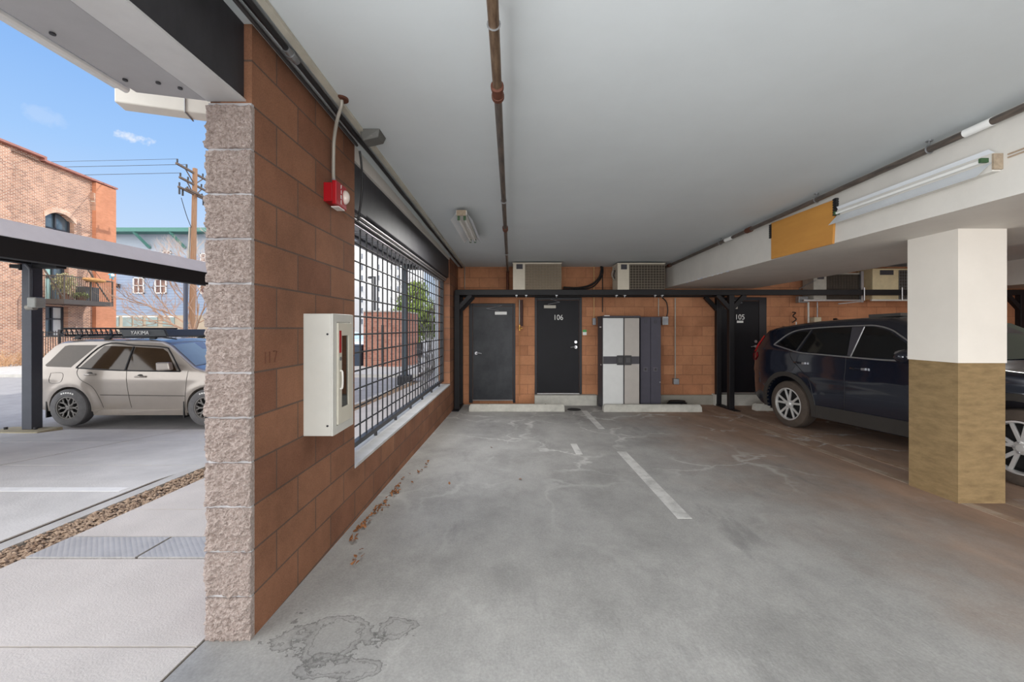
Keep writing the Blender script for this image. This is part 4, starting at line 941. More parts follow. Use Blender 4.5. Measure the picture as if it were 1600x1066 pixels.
# dark blue car in the garage, nose towards the camera side
M_blue = mat('midnight_blue_paint', (26, 32, 46), .16, .25, .05, 3, coat=1, spec=.6)
M_clad = mat('grey_cladding', (50, 47, 44), .6, 0, .08, 12)
yaw = math.radians(9)
fwd = Vector((math.sin(yaw), -math.cos(yaw), 0))
axle = Vector((4.26, 6.45, 0))+Vector((math.cos(yaw), math.sin(yaw), 0))*.90
zr, zf = FL(axle.y), FL(axle.y-2.66)
cr = thing('car', 'dark blue car parked beyond the concrete column', 'car', (axle.x, axle.y, zr), (0, -math.atan2(zf-zr, 2.7), math.atan2(fwd.y, fwd.x)))
B = Car(cr, -.90, 3.62,
        [(-.90, .98), (-.85, 1.08), (-.79, 1.2), (-.64, 1.42), (-.53, 1.53), (-.40, 1.56), (.02, 1.61), (.35, 1.635), (1.0, 1.65), (1.40, 1.635), (1.66, 1.56), (2.35, 1.12), (2.5, 1.07), (3.1, 1.02), (3.45, .95), (3.58, .86), (3.62, .78)],
        [(-.90, .52), (-.80, .42), (-.6, .30), (-.3, .24), (3.0, .22), (3.4, .26), (3.62, .36)],
        [(-.9, 1.20), (.5, 1.16), (1.6, 1.11), (2.6, 1.02)], .915, .17, 1.64, 2.66, .43, .365)
B.body(M_blue)
up = [(-.30, 1.28), (-.22, 1.345), (-.09, 1.44), (.06, 1.50), (.26, 1.525), (.6, 1.54), (1.03, 1.545), (1.26, 1.54), (1.46, 1.485), (1.60, 1.40), (1.9, 1.20), (1.98, 1.125)]
lo = [(1.48, 1.115), (1.05, 1.13), (.6, 1.15), (.22, 1.17), (-.1, 1.235)]
for sd in (1, -1):
    B.side([(-.24, 1.285), (-.07, 1.415), (.08, 1.475), (.30, 1.505), (.13, 1.20), (-.10, 1.25)], .004, sd, 'side_window', M_tint)
    B.side([(.36, 1.51), (.60, 1.525), (.94, 1.53), (.98, 1.15), (.22, 1.185)], .004, sd, 'side_window', M_tint)
    B.side([(1.12, 1.53), (1.26, 1.52), (1.44, 1.465), (1.58, 1.38), (1.88, 1.17), (1.88, 1.125), (1.04, 1.145)], .004, sd, 'side_window', M_tint)
    B.side([(.95, 1.53), (1.11, 1.53), (1.03, 1.145), (.985, 1.15)], .004, sd, 'door_pillar', M_dark_plas)
    B.line(up, .008, sd, .010, 'window_trim', M_silver)
    B.line([(1.96, 1.12)]+lo+[(-.30, 1.28)], .008, sd, .010, 'window_trim', M_silver)
    B.line([(.33, 1.51), (.17, 1.19)], .006, sd, .009, 'window_trim', M_clad)
    B.line([(1.12, 1.53), (1.04, 1.14)], .007, sd, .008, 'window_trim', M_silver)
    # door seams
    B.line([(.97, 1.15), (.965, .9), (.95, .6), (.93, .38)], .001, sd, .004, 'door_seam', M_cable)
    B.line([(.03, 1.2), (.10, 1.05), (.38, .80), (.47, .55), (.5, .40)], .001, sd, .004, 'door_seam', M_cable)
    B.line([(2.06, 1.12), (2.1, .9), (2.1, .6), (2.06, .38)], .001, sd, .004, 'door_seam', M_cable)
    # cladding along the sill and round the arches
    B.side([(.42, .42), (2.2, .42), (2.2, .24), (.42, .24)], .016, sd, 'sill_cladding', M_clad, th=.03)
    for ax in (0, 2.66):
        ro, ri = .50, .43; mb = MB(); n = 24; vs = []
        for i in range(n+1):
            a = PI*1.06-(PI*1.12)*i/n
            for rr, of in ((ri, .018), (ro, .018), (ro, -.01), (ri, -.03)):
                x, z = ax+rr*math.cos(a), .365+rr*math.sin(a); vs.append((x, sd*(B.w(x, max(z, .25))+of), z))
        mb.add(vs, [(i*4+k, i*4+(k+1) % 4, (i+1)*4+(k+1) % 4, (i+1)*4+k) for i in range(n) for k in range(4)])
        mb.build('arch_cladding', M_clad, cr, smooth=True, world=False)
        wheel(cr, (ax, sd*.80, .36), sd, .36, .245, .23, 'five', mat('bright_alloy', (205, 204, 202), .3, .5, .05, 10), mat('tyre_brown', (72, 62, 54), .85, 0, .2, 14, bump=.2))
    for hx, hz in ((1.14, .985), (.24, 1.01)):
        y = sd*(B.w(hx, hz)+.022)
        MB().tube([(hx-.10, sd*(B.w(hx-.1, hz)+.004), hz), (hx-.08, y, hz+.004), (hx+.08, y, hz+.004), (hx+.10, sd*(B.w(hx+.1, hz)+.004), hz)], .015, 8).build('door_handle', M_blue, cr, smooth=True, world=False)
        MB().box((hx+.07, y-.016, hz-.012), (hx+.12, y+.016, hz+.016)).build('handle_cap', M_chrome, cr, world=False)
    # mirror
    mx, mz = 1.80, 1.17; yy = sd*(B.w(mx, 1.15)+.14)
    mm = MB(); mm.ball((mx, yy, mz), .11, 14, 8, (.9, 1.15, .72)); mr_ = mm.build('wing_mirror', M_blue, cr, smooth=True, world=False)
    MB().beam((mx, sd*(B.w(mx, 1.13)-.01), mz-.06), (mx, yy, mz-.05), .04).build('mirror_arm', M_cable, mr_, world=False)
    MB().ball((mx-.02, yy, mz+.03), .10, 12, 6, (.7, 1.1, .5)).build('mirror_cap', M_chrome, mr_, smooth=True, world=False)
    # tail lamp: low wrap-round cluster and tall bar up the hatch pillar
    B.side([(-.88, 1.12), (-.68, 1.15), (-.66, 1.08), (-.74, 1.01), (-.88, 1.02)], .012, sd, 'tail_lamp', M_lamp)
    B.side([(-.81, 1.15), (-.74, 1.16), (-.58, 1.42), (-.605, 1.44), (-.72, 1.28)], .010, sd, 'tail_lamp', M_lamp)
    B.side([(3.2, .84), (3.5, .80), (3.5, .72), (3.2, .76)], .006, sd, 'head_lamp', M_silver)
B.top_panel(1.67, 2.32, .07, .05, .004, 'windshield', mat('green_glass', (70, 80, 72), .04, 0, .1, 2, spec=.9))
sp_ = MB(); sp_.hexa([(-.64,-.62,1.505),(-.4,-.62,1.53),(-.4,.62,1.53),(-.64,.62,1.505),(-.64,-.6,1.535),(-.4,-.6,1.585),(-.4,.6,1.585),(-.64,.6,1.535)]); sp_.build('spoiler', M_blue, cr, world=False, bevel=.01)
fn = MB(); fn.hexa([(-.05,-.03,1.61),(.12,-.03,1.63),(.12,.03,1.63),(-.05,.03,1.61),(-.04,-.01,1.70),(.0,-.01,1.70),(.0,.01,1.70),(-.04,.01,1.70)]); fn.build('roof_antenna', M_cable, cr, world=False)
MB().box((.95, -.5, 1.66), (1.35, .5, 1.70)).build('sunroof_deflector', mat('dusk_grey', (78, 76, 74), .5), cr, world=False)
MB().box((2.2, -.8, .12), (3.3, .8, .3)).build('underbody', M_cable, cr, world=False); MB().box((-.6, -.7, .2), (2.3, .7, .35)).build('underbody', M_cable, cr, world=False)

# silver-tan wagon on the lot
M_tan = mat('champagne_paint', (164, 155, 146), .26, .35, .05, 3, coat=.8)
def wagon(root, paint, rack=True, detail=True, glass=None):
    S = Car(root, -.94, 3.50,
        [(-.94, .80), (-.92, .97), (-.84, 1.03), (-.72, 1.12), (-.58, 1.35), (-.46, 1.51), (-.34, 1.565), (.1, 1.595), (1.15, 1.60), (1.52, 1.575), (1.70, 1.50), (2.25, 1.10), (2.4, 1.05), (3.0, .98), (3.35, .90), (3.46, .80), (3.50, .70)],
        [(-.94, .50), (-.75, .36), (-.45, .28), (2.9, .24), (3.3, .3), (3.50, .40)],
        [(-.9, 1.08), (.2, 1.07), (1.6, 1.03), (2.5, .98)], .865, .20, 1.59, 2.53, .385, .345, .006)
    S.body(paint)
    gls = glass or M_carg
    for sd in (1, -1):
        S.side([(-.50, 1.125), (-.44, 1.20), (-.27, 1.47), (-.20, 1.49), (.33, 1.49), (-.01, 1.085), (-.46, 1.10)], .003, sd, 'side_window', gls)
        S.side([(.16, 1.08), (.47, 1.478), (1.02, 1.458), (.99, 1.036)], .004, sd, 'side_window', gls)
        S.side([(1.04, 1.034), (1.06, 1.455), (1.58, 1.425), (1.69, 1.36), (1.95, 1.02)], .004, sd, 'side_window', gls)
        S.line([(.10, 1.08), (.46, 1.50), (1.05, 1.485), (1.60, 1.45), (1.73, 1.37), (2.02, 1.01)], .004, sd, .012, 'window_trim', M_cable)
        S.line([(.10, 1.075), (.9, 1.03), (2.01, 1.01)], .004, sd, .012, 'window_trim', M_cable)
        S.line([(1.03, 1.46), (1.015, 1.04)], .005, sd, .020, 'window_trim', M_cable)
        wheel(root, (0, sd*.80, .345), sd, .345, .205, .225, 'mesh', mat('dark_rim', (122, 119, 116), .5, .3, .1, 10), mat('tyre_grey', (104, 103, 104), .9, 0, .15, 14, bump=.2), detail)
        wheel(root, (2.53, sd*.80, .345), sd, .345, .205, .225, 'mesh', MATS['dark_rim'], MATS['tyre_grey'], detail)
        S.side([(-.92, 1.06), (-.82, 1.07), (-.72, 1.0), (-.76, .72), (-.90, .70)], .006, sd, 'tail_lamp', M_lamp_p)
        mx, mz = 1.84, 1.105; yy = sd*(S.w(mx, 1.08)+.11)
        q = MB(); q.hexa([(mx-.16,yy-.05,mz-.075),(mx+.10,yy-.05,mz-.06),(mx+.10,yy+.05,mz-.06),(mx-.16,yy+.05,mz-.075),(mx-.17,yy-.05,mz+.08),(mx+.07,yy-.05,mz+.085),(mx+.07,yy+.05,mz+.085),(mx-.17,yy+.05,mz+.08)])
        q.build('wing_mirror', paint, root, world=False, bevel=.025)
        if not detail: continue
        S.line([(1.03, 1.03), (1.05, .8), (1.10, .45), (1.12, .34)], .001, sd, .004, 'door_seam', M_clad)
        S.line([(2.16, 1.02), (2.13, .6), (2.13, .30)], .001, sd, .004, 'door_seam', M_clad)
        S.line([(.14, 1.07), (.12, .98), (.2, .86), (.42, .72), (.54, .52), (.60, .34)], .001, sd, .004, 'door_seam', M_clad)
        S.line([(.56, .58), (1.3, .57), (2.13, .56)], .002, sd, .006, 'flank_crease', M_clad)
        S.line([(-.36, .98), (-.15, .98), (-.14, .86), (-.2, .80), (-.36, .80), (-.38, .88)], .001, sd, .003, 'fuel_flap_seam', M_clad, closed=True)
        S.side([(-.93, .565), (-.74, .565), (-.74, .545), (-.93, .545)], .004, sd, 'bumper_trim', M_clad)
        S.side([(.42, .30), (2.14, .30), (2.14, .20), (.42, .20)], .010, sd, 'sill', paint, th=.04)
        for hx, hz in ((.37, .955), (1.30, .915)):
            y = sd*(S.w(hx, hz)+.02)
            MB().tube([(hx-.10, sd*(S.w(hx, hz)+.003), hz), (hx-.08, y, hz), (hx+.08, y, hz), (hx+.10, sd*(S.w(hx, hz)+.003), hz)], .016, 8).build('door_handle', paint, root, smooth=True, world=False)
            MB().ball((hx-.01, sd*(S.w(hx, hz)-.004), hz+.01), .05, 10, 6, (1.2, .25, .7)).build('handle_recess', M_clad, root, smooth=True, world=False)
        for ax in (0, 2.53):
            MB().box((ax-.44, sd*.70, .16), (ax-.42, sd*.87, .46)).build('mud_flap', M_cable, root, world=False)
        pass
    S.top_panel(1.72, 2.24, .06, .06, .006, 'windshield', M_wscreen)
    S.top_panel(-.70, -.48, .10, .10, .006, 'rear_window', gls)
    MB().box((-.5, -.7, .2), (2.9, .7, .34)).build('underbody', M_cable, root, world=False)
    if not rack: return
    for a in (-.12, .46, 1.32):
        for sd in (-1, 1): MB().prism([(-.09, 0), (.03, 0), (.09, .075), (-.02, .075)], .05, lambda u, v, w: (a+u, sd*.60+w-.025, 1.575+v+.02)).build('rack_foot', M_cable, root, world=False, bevel=.008)
    MB().tube([(-.1, .62, 1.63), (1.5, .62, 1.64), (1.75, .60, 1.60)], .012, 8).build('roof_rail', M_cable, root, smooth=True, world=False)
    MB().tube([(-.1, -.62, 1.63), (1.5, -.62, 1.64), (1.75, -.60, 1.60)], .012, 8).build('roof_rail', M_cable, root, smooth=True, world=False)
    rk = MB()
    for z, e in ((1.675, 0), (1.80, .04)):
        rk.tube([(-.34-e, -.60-e, z), (.74, -.60-e, z), (.74, .60+e, z), (-.34-e, .60+e, z)], .017, 8, closed=True)
    for y in (-.62, .62): rk.tube(smooth_path([(-.34, y, 1.675), (-.42, y, 1.70), (-.43, y, 1.76), (-.38, y, 1.80)], 4), .017, 8)
    rko = rk.build('roof_rack', M_cable, root, smooth=True, world=False)
    k0 = MB().cyl((-.30, -.61, 1.675), (-.32, -.64, 1.80), .010, 6).build('rack_bar', M_cable, rko, world=False)
    for i in range(12):
        for sd in (0, 1.26):
            if i == 0 and sd == 0: continue
            c = k0.copy(); COL.objects.link(c); c.parent = rko; c.location = (.094*i, sd, 0)
    for x in (-.28, .06, .40, .72): MB().cyl((x, -.60, 1.665), (x, .60, 1.665), .012, 8).build('floor_bar', M_cable, rko, world=False)
    # fairing sweeps along the near side in front of the basket
    fs_ = MB(); fs_.hexa([(.80,-.66,1.645),(1.58,-.62,1.655),(1.58,-.59,1.655),(.80,-.63,1.645),(.70,-.66,1.785),(1.50,-.60,1.785),(1.50,-.57,1.785),(.70,-.63,1.785)])
    fo = fs_.build('fairing', mat('fairing_grey', (70, 74, 78), .45, 0, .1, 8), rko, world=False, bevel=.008)
    fp2 = MB(); fp2.hexa([(1.56,-.60,1.655),(1.60,-.60,1.655),(1.60,.60,1.655),(1.56,.60,1.655),(1.48,-.58,1.785),(1.52,-.58,1.785),(1.52,.58,1.785),(1.48,.58,1.785)])
    fp2.build('fairing', MATS['fairing_grey'], rko, world=False, bevel=.008)
    mx_ = Matrix(((1, 0, 0), (0, .08, -1), (0, 1, .08))).to_quaternion()
    tx = text('lettering', 'YAKIMA', .10, (0, 0, 0), mx_, M_letter, None, .002, sx=.95)
    tx.data.transform(Matrix.Translation((1.10, -.658, 1.718))); tx.parent = rko
M_carg = mat('car_glass', (66, 52, 38), .06, .0, .25, 1.5, spec=.5)  # brown of the mirrored brick put into the glass colour
M_wscreen = mat('sky_toned_glass', (170, 192, 202), .22, .0, .08, 2, spec=.35)  # sky reflection painted as the base colour of the glass
YC = 7.62
wg = thing('car', 'tan station wagon with black roof basket parked on the lot', 'car', (ux(109, YC), YC+.865, LOT(YC)-.0))
wagon(wg, M_tan)
dc = thing('car', 'pale blue car parked behind the iron fence', 'car', (-26.6, 30.5, -.42))
wagon(dc, mat('pale_blue_paint', (176, 196, 212), .25, .2, .05, 3, coat=.8), rack=False, detail=False, glass=M_wscreen)
wc = thing('car', 'white car beside the brick enclosure seen through the grille', 'car', (-12.4, 28.5, -.42), (0, 0, -.5))
wagon(wc, mat('white_paint_car', (226, 228, 230), .25, .1, .03, 3, coat=.8), rack=False, detail=False)

# ------------------------------------------------------------------ sidewalk trench plates
def plate_mat():
    m = mat('checker_plate', (178, 176, 174), .5, .1, .1, 5); t = m.node_tree; b = t.nodes['Principled BSDF']
    co = N(t, 'ShaderNodeTexCoord'); mp = N(t, 'ShaderNodeMapping'); mp.inputs['Rotation'].default_value = (0, 0, PI/4); mp.inputs['Scale'].default_value = (38, 38, 38); t.links.new(co.outputs['Object'], mp.inputs[0])
    ck = N(t, 'ShaderNodeTexVoronoi'); ck.inputs['Scale'].default_value = 1; ck.inputs['Randomness'].default_value = 0; t.links.new(mp.outputs[0], ck.inputs['Vector'])
    bp = N(t, 'ShaderNodeBump'); bp.inputs['Strength'].default_value = .8; bp.inputs['Distance'].default_value = .006; bp.invert = True
    t.links.new(ck.outputs['Distance'], bp.inputs['Height']); t.links.new(bp.outputs[0], b.inputs['Normal']); return m
M_plate = plate_mat()
for (xa_, xb_, lb) in ((-3.06, -2.37, 'steel checker plate across the sidewalk beside the gravel strip'), (-2.36, -1.42, 'steel checker plate across the sidewalk beside the rough block pillar')):
    s = MB(); s.slab(xa_+.004, xb_-.004, 2.585, 2.85, lambda y: FL(y)+.004, .012)
    tag(s.build('checker_plate', M_plate), lb, 'metal plate')

# ------------------------------------------------------------------ carport
M_cp = mat('carport_fascia', (226, 225, 224), .5, .0, .05, 3)
M_cpd = mat('carport_dark', (20, 19, 21), .7, 0, .12, 4)
ct = thing('carport', 'dark metal carport roof on posts over the lot', 'carport', (-8.28, 7.1, LOT(7.1)))
xf, xbk = -5.32, -8.28
MB().hexa([(xf,1.5,2.372),(xf,7.5,2.372),(xf+.03,7.5,2.372),(xf+.03,1.5,2.372),(xf-.13,1.5,2.572),(xf-.13,7.5,2.572),(xf-.10,7.5,2.572),(xf-.10,1.5,2.572)]).build('fascia', M_cp, ct)
MB().hexa([(xbk-1.5,1.5,2.66),(xf,1.5,2.375),(xf,7.5,2.375),(xbk-1.5,7.5,2.66),(xbk-1.5,1.5,2.70),(xf-.12,1.5,2.56),(xf-.12,7.5,2.56),(xbk-1.5,7.5,2.70)]).build('roof_deck', M_cpd, ct)
MB().hexa([(xf-.20,1.5,2.165),(xf-.06,1.5,2.165),(xf-.06,7.5,2.165),(xf-.20,7.5,2.165),(xf-.20,1.5,2.40),(xf-.005,1.5,2.374),(xf-.005,7.5,2.374),(xf-.20,7.5,2.40)]).build('gutter_beam', M_cpd, ct)
MB().box((xbk-.08, 1.5, 2.50), (xbk+.08, 7.5, 2.66)).build('purlin', M_cpd, ct)
MB().box((xbk+.05, 1.5, 2.575), (xbk+.10, 7.5, 2.60)).build('edge_trim', M_steel, ct)
for y in (7.1,):
    ps = MB(); ps.box((xbk-.085, y-.085, LOT(7)+.03 if y < 8 else -.42), (xbk+.085, y+.085, 2.62)); ps.build('post', mat('post_slate', (74, 77, 86), .5, .1, .12, 4), ct, bevel=.008)
    MB().box((xbk-.12, y-.1, 2.40), (xbk-.086, y+.1, 2.5)).build('cap_plate', M_cpd, ct)
    MB().box((xbk-.3, y-.08, 2.44), (xbk+.5, y+.08, 2.50)).build('bearing_plate', M_cpd, ct)
pl = thing('post_base', 'weathered plank base with bolts under the carport post', 'base', (-8.28, 7.0, LOT(7)))
MB().box((-8.78, 6.84, LOT(7.3)-.03), (-7.9, 7.24, LOT(7)+.03)).build('plank', M_plank, pl, bevel=.015)
for x in (-8.55, -8.05):
    MB().cyl((x, 6.95, LOT(7)+.05), (x, 6.95, LOT(7)+.09), .025, 8).build('bolt', M_black, pl)
cb_ = thing('electrical_box', 'grey weatherproof outlet box with bent conduit on the carport post', 'electrical box', (-8.2, 7.0, 1.85))
MB().box((ux(51, 6.95), 6.86, uz(481, 6.95)), (ux(65, 6.95), 7.02, uz(465, 6.95))).build('cover', mat('pale_grey_box', (176, 178, 172), .5), cb_, bevel=.02)
MB().cyl((ux(43, 6.95), 6.95, uz(480.5, 6.95)), (ux(55, 6.95), 6.95, uz(480, 6.95)), .05, 12).build('body', M_conduit, cb_, smooth=True)
MB().tube(smooth_path([(ux(47.5, 6.98), 6.98, uz(478, 6.98)), (ux(47.5, 6.98), 6.98, uz(430, 6.98)), (ux(46.5, 6.98), 6.98, uz(420, 6.98)), (ux(40, 6.98), 6.98, uz(413, 6.98))]), .022, 8).build('tube', mat('slate_conduit', (96, 98, 104), .5), cb_, smooth=True)

# ------------------------------------------------------------------ brick building across the road
BA = math.atan2(-.994, .107)          # wall runs towards the camera; local x along the wall, local -y out of it... 
bb = thing('brick_building', 'old red brick building with arched windows and a balcony', 'building', (-26.47, 27.2, -.42), (0, 0, BA))
def L2(u, o, z): return (u, o, z+.42)  # u metres from the far corner, o outwards, z above datum
ow = 1   # outward sign in local y, checked below
lx = Matrix.Rotation(BA, 3, 'Z') @ Vector((0, 1, 0))
if lx.x < 0: ow = -1
def bbox(mb, u0, u1, o0, o1, z0, z1): return mb.box((u0, ow*o0, z0+.42), (u1, ow*o1, z1+.42))
wall_t = MB(); holes = [(2.62, 4.30, 5.9, 8.03), (2.95, 4.30, 2.95, 5.4), (3.0, 4.30, .95, 2.66)]
us = sorted({0.0, 11.0, *[h[0] for h in holes], *[h[1] for h in holes]}); zs = sorted({-.42, 10.55, *[h[2] for h in holes], *[h[3] for h in holes]})
for a, b in zip(us, us[1:]):
    for c, d_ in zip(zs, zs[1:]):
        um, zm = (a+b)/2, (c+d_)/2
        if any(h[0] < um < h[1] and h[2] < zm < h[3] for h in holes): continue
        bbox(wall_t, a, b, -.5, 0, c, d_)
bbox(wall_t, 0, 11, -6, -.5, -.42, 10.5)
wall_t.build('brick_wall', M_brick, bb, world=False)
pil = MB()
bbox(pil, -.02, 1.45, -.4, .22, -.42, 10.5); pil.build('corner_pier', M_brick_o, bb, world=False)
p2_ = MB(); bbox(p2_, 6.25, 8.6, -.1, .22, -.42, 10.5); p2_.build('brick_pier', M_brick, bb, world=False)
for (a, b) in ((1.45, .9), (6.25, -.5)):
    tr_ = MB(); s = 1 if a < 3 else -1
    tr_.prism([(a-.01*s, 8.7+.42), (a-.01*s, 9.8+.42), (a+.16*s, 9.8+.42)], .20, lambda u, v, w: (u, ow*w, v)); tr_.build('corbel', M_brick, bb, world=False)
cpn = MB(); bbox(cpn, -.1, 4.6, -.55, .27, 10.55, 10.66); bbox(cpn, 4.6, 11, -.55, .27, 10.72, 10.83); bbox(cpn, 4.5, 4.62, -.55, .27, 10.55, 10.83)
cpn.build('coping', mat('coping_red', (170, 116, 104), .7, 0, .15, 2), bb, world=False)
pr = MB(); bbox(pr, 4.6, 11, -.5, .0, 10.4, 10.74); pr.build('parapet', M_brick, bb, world=False)
# arched head over the upper window
uc, hw_ = 3.46, .84
def acv(u): return 7.66+.36*(1-((u-uc)/hw_)**2)
spn = MB(); n = 12
for i in range(n):
    a, b = uc-hw_+2*hw_*i/n, uc-hw_+2*hw_*(i+1)/n
    spn.add([(u, ow*o, z+.42) for o in (0, -.3) for u, z in ((a, acv(a)), (b, acv(b)), (b, 8.04), (a, 8.04))], [(0,1,2,3),(4,7,6,5),(0,4,5,1),(1,5,6,2),(2,6,7,3),(3,7,4,0)])
spn.build('arch_infill', M_brick, bb, world=False)
ah = MB(); vs = []
for i in range(n+1):
    u = uc-hw_*1.12+2.24*hw_*i/n; z = acv(u)
    vs += [(u, ow*.05, z+.42), (u, ow*.05, z+.30+.42), (u, -ow*.1, z+.42), (u, -ow*.1, z+.30+.42)]
ah.add(vs, [(i*4+a, i*4+b, (i+1)*4+b, (i+1)*4+a) for i in range(n) for a, b in ((0, 1), (1, 3), (3, 2), (2, 0))]+[(0, 1, 3, 2), (n*4, n*4+1, n*4+3, n*4+2)])
ah.build('arch', block_mat('arch_brick', (222, 178, 150), (206, 156, 128), (230, 214, 196), .085, .5, .015, 'x', (0, .1), bump=.3), bb, world=False)
M_wfr = mat('window_frame_dark', (66, 68, 74), .5)
M_curt = mat('curtain_white', (232, 234, 230), .8, 0, .05, 3, stretch=(8, 1, 1)); M_teal = mat('curtain_teal', (172, 210, 204), .8, 0, .08, 3, stretch=(8, 1, 1))
for (u0, u1, z0, z1), kind in zip(holes, ('up', 'door', 'low')):
    f = MB()
    for a in (u0, u1-.07, (u0+u1)/2-.04): bbox(f, a, a+.08, -.32, -.24, z0, z1)
    for c in (z0, z1-.07, (z0+z1)/2+.1): bbox(f, u0, u1, -.32, -.24, c, c+.07)
    fo_ = f.build('window', M_wfr, bb, world=False)
    um = (u0+u1)/2; pn_ = MB(); bbox(pn_, u0, u1, -.34, -.33, z0, z1); pn_.build('pane', M_wglass, fo_, world=False)
    if kind == 'low': q = MB(); bbox(q, u0+.05, um-.05, -.325, -.32, z0+.05, z1-.05); q.build('blind', M_curt, fo_, world=False); q = MB(); bbox(q, um+.1, u1-.05, -.325, -.32, z0+.9, z1-.05); q.build('blind', mat('blind_grey', (120, 128, 136), .7), fo_, world=False)
    if kind == 'door': q = MB(); bbox(q, um+.05, u1-.05, -.325, -.32, z0+.05, z1-.05); q.build('curtain', M_teal, fo_, world=False)
    if kind == 'up': q = MB(); bbox(q, u0+.1, u1-.1, -.325, -.32, z0+.1, z1-.9); q.build('curtain', M_curt, fo_, world=False)
# balcony
bc = MB(); bbox(bc, 1.83, 4.95, 0, 1.5, 2.74, 3.0)
bal = bc.build('balcony', mat('balcony_steel', (84, 78, 74), .6, .2, .1, 5), bb, world=False)
rl = MB(); bbox(rl, 1.83, 4.95, 1.45, 1.5, 4.24, 4.30); bbox(rl, 1.83, 1.88, 0, 1.5, 4.24, 4.30); bbox(rl, 4.90, 4.95, 0, 1.5, 4.24, 4.30)
for u in (1.83, 3.3, 4.9): bbox(rl, u, u+.05, 1.45, 1.5, 3.0, 4.27)
M_rail = mat('balcony_rail', (96, 88, 80), .5, .2)
rl.build('handrail', M_rail, bal, world=False)
bl0 = MB(); bbox(bl0, 1.93, 1.948, 1.465, 1.485, 3.0, 4.26); bl0 = bl0.build('baluster', M_rail, bal, world=False)
for i in range(1, 25):
    c = bl0.copy(); COL.objects.link(c); c.parent = bal; c.location = (.122*i, 0, 0)
for i in range(11):
    c = bl0.copy(); COL.objects.link(c); c.parent = bal; c.location = (2.985, -ow*(.12+.12*i), 0)
for u in (1.95, 4.8): MB().beam((u, ow*1.35, 3.05+.42), (u, ow*.05, 5.2+.42), .06).build('tie_rod', M_rail, bal, world=False)
def W3(u, o, z): return bb.matrix_basis @ Vector((u, ow*o, z+.42))
def leafball(mb, c, r, n, s, sc=(1, 1, 1)):
    for _ in range(n):
        d = Vector((random.gauss(0, 1), random.gauss(0, 1), random.gauss(0, 1))).normalized()*r*random.random()**.4
        p = Vector(c)+Vector((d.x*sc[0], d.y*sc[1], d.z*sc[2]))
        R = Matrix.Rotation(random.random()*6.28, 3, 'Z') @ Matrix.Rotation(random.random()*3.14, 3, 'X')
        mb.add([p+R @ Vector(q) for q in ((0, -s, 0), (s*.5, 0, s*.1), (0, s, 0), (-s*.5, 0, s*.1))], [(0, 1, 2, 3)])
bp_ = thing('potted_plant', 'pale green bushy plant in a pot on the balcony', 'plant', tuple(W3(4.3, .95, 3.0)))
m_ = MB(); leafball(m_, W3(4.3, .95, 3.85), .52, 700, .07, (1, 1, 1.25)); m_.build('foliage', mat('pale_leaf', (158, 158, 104), .7, 0, .3, 20, col2=(212, 204, 164)), bp_, fix=False)
pt = MB(); pt.lathe([(0, 0), (.16, 0), (.22, .35), (.2, .35), (0, .3)], W3(4.3, .95, 3.0), (0, 0, 1), 16); pt.build('pot', mat('terracotta', (120, 84, 66), .8), bp_, smooth=True)
hp2 = thing('hanging_planter', 'long tan coir planter hanging over the balcony rail', 'planter', tuple(W3(3.2, 1.55, 4.0)))
m_ = MB(); m_.ball((0, 0, 0), 1.0, 16, 8, (.20, .78, .13)); 
for i in range(len(m_.v)): m_.v[i] = bb.matrix_basis.to_3x3() @ Vector((m_.v[i].y, m_.v[i].x, m_.v[i].z))+W3(3.2, 1.56, 4.22)
m_.build('basket', mat('coir', (190, 142, 88), .9, 0, .25, 10), hp2, smooth=True)
for du in (-.5, 0, .5): MB().tube([W3(3.2+du, 1.56, 4.25), W3(3.1, 1.2, 5.2)], .012, 5).build('chain', M_rail, hp2)
gp = thing('balcony_plant', 'small green plants low behind the balcony rail', 'plant', tuple(W3(3.7, 1.15, 3.0)))
m_ = MB(); leafball(m_, W3(3.55, 1.15, 3.28), .28, 240, .06, (1.4, 1.4, .8)); m_.build('foliage', mat('green_leaf', (110, 128, 70), .7, 0, .3, 20, col2=(158, 164, 100)), gp, fix=False)
bt = MB(); bt.lathe([(0, 0), (.2, 0), (.24, .25), (0, .25)], W3(3.55, 1.15, 3.0), (0, 0, 1), 14); bt.build('pot', MATS['terracotta'], gp)
bch = thing('balcony_grill', 'dark covered grill behind the balcony rail', 'grill', tuple(W3(2.8, .9, 3.0)))
m_ = MB(); a = W3(1.6, .3, 3.05); b = W3(2.7, .8, 3.05)
m_.prism([(2.3, .55), (3.2, .55), (3.2, 1.1), (2.3, 1.1)], .85, lambda u, o, w: W3(u, o, 3.0+w)); m_.build('cover', mat('grill_cover', (92, 92, 94), .7), bch, bevel=.04)
tw = thing('wind_spinner', 'small teal and white spinner ornament on the balcony corner', 'ornament', tuple(W3(1.9, 1.47, 4.30)))
MB().cyl(W3(1.9, 1.47, 4.30), W3(1.9, 1.47, 4.5), .015, 6).build('stem', M_rail, tw)
m_ = MB(); c_ = W3(1.9, 1.47, 4.66)
for k in range(6):
    d = W3(math.cos(k*PI/3), 0, math.sin(k*PI/3))-W3(0, 0, 0)
    e = W3(math.cos(k*PI/3+.6), 0, math.sin(k*PI/3+.6))-W3(0, 0, 0)
    o_ = (W3(0, 1, 0)-W3(0, 0, 0))*.05
    m_.add([c_-o_, c_+d*.30, c_+e*.2, c_+o_], [(0, 1, 3), (1, 2, 3), (2, 0, 3), (0, 2, 1)])
m_.build('blade', mat('teal', (84, 176, 200), .4), tw); MB().ball(c_, .12).build('hub', M_letter, tw, smooth=True)

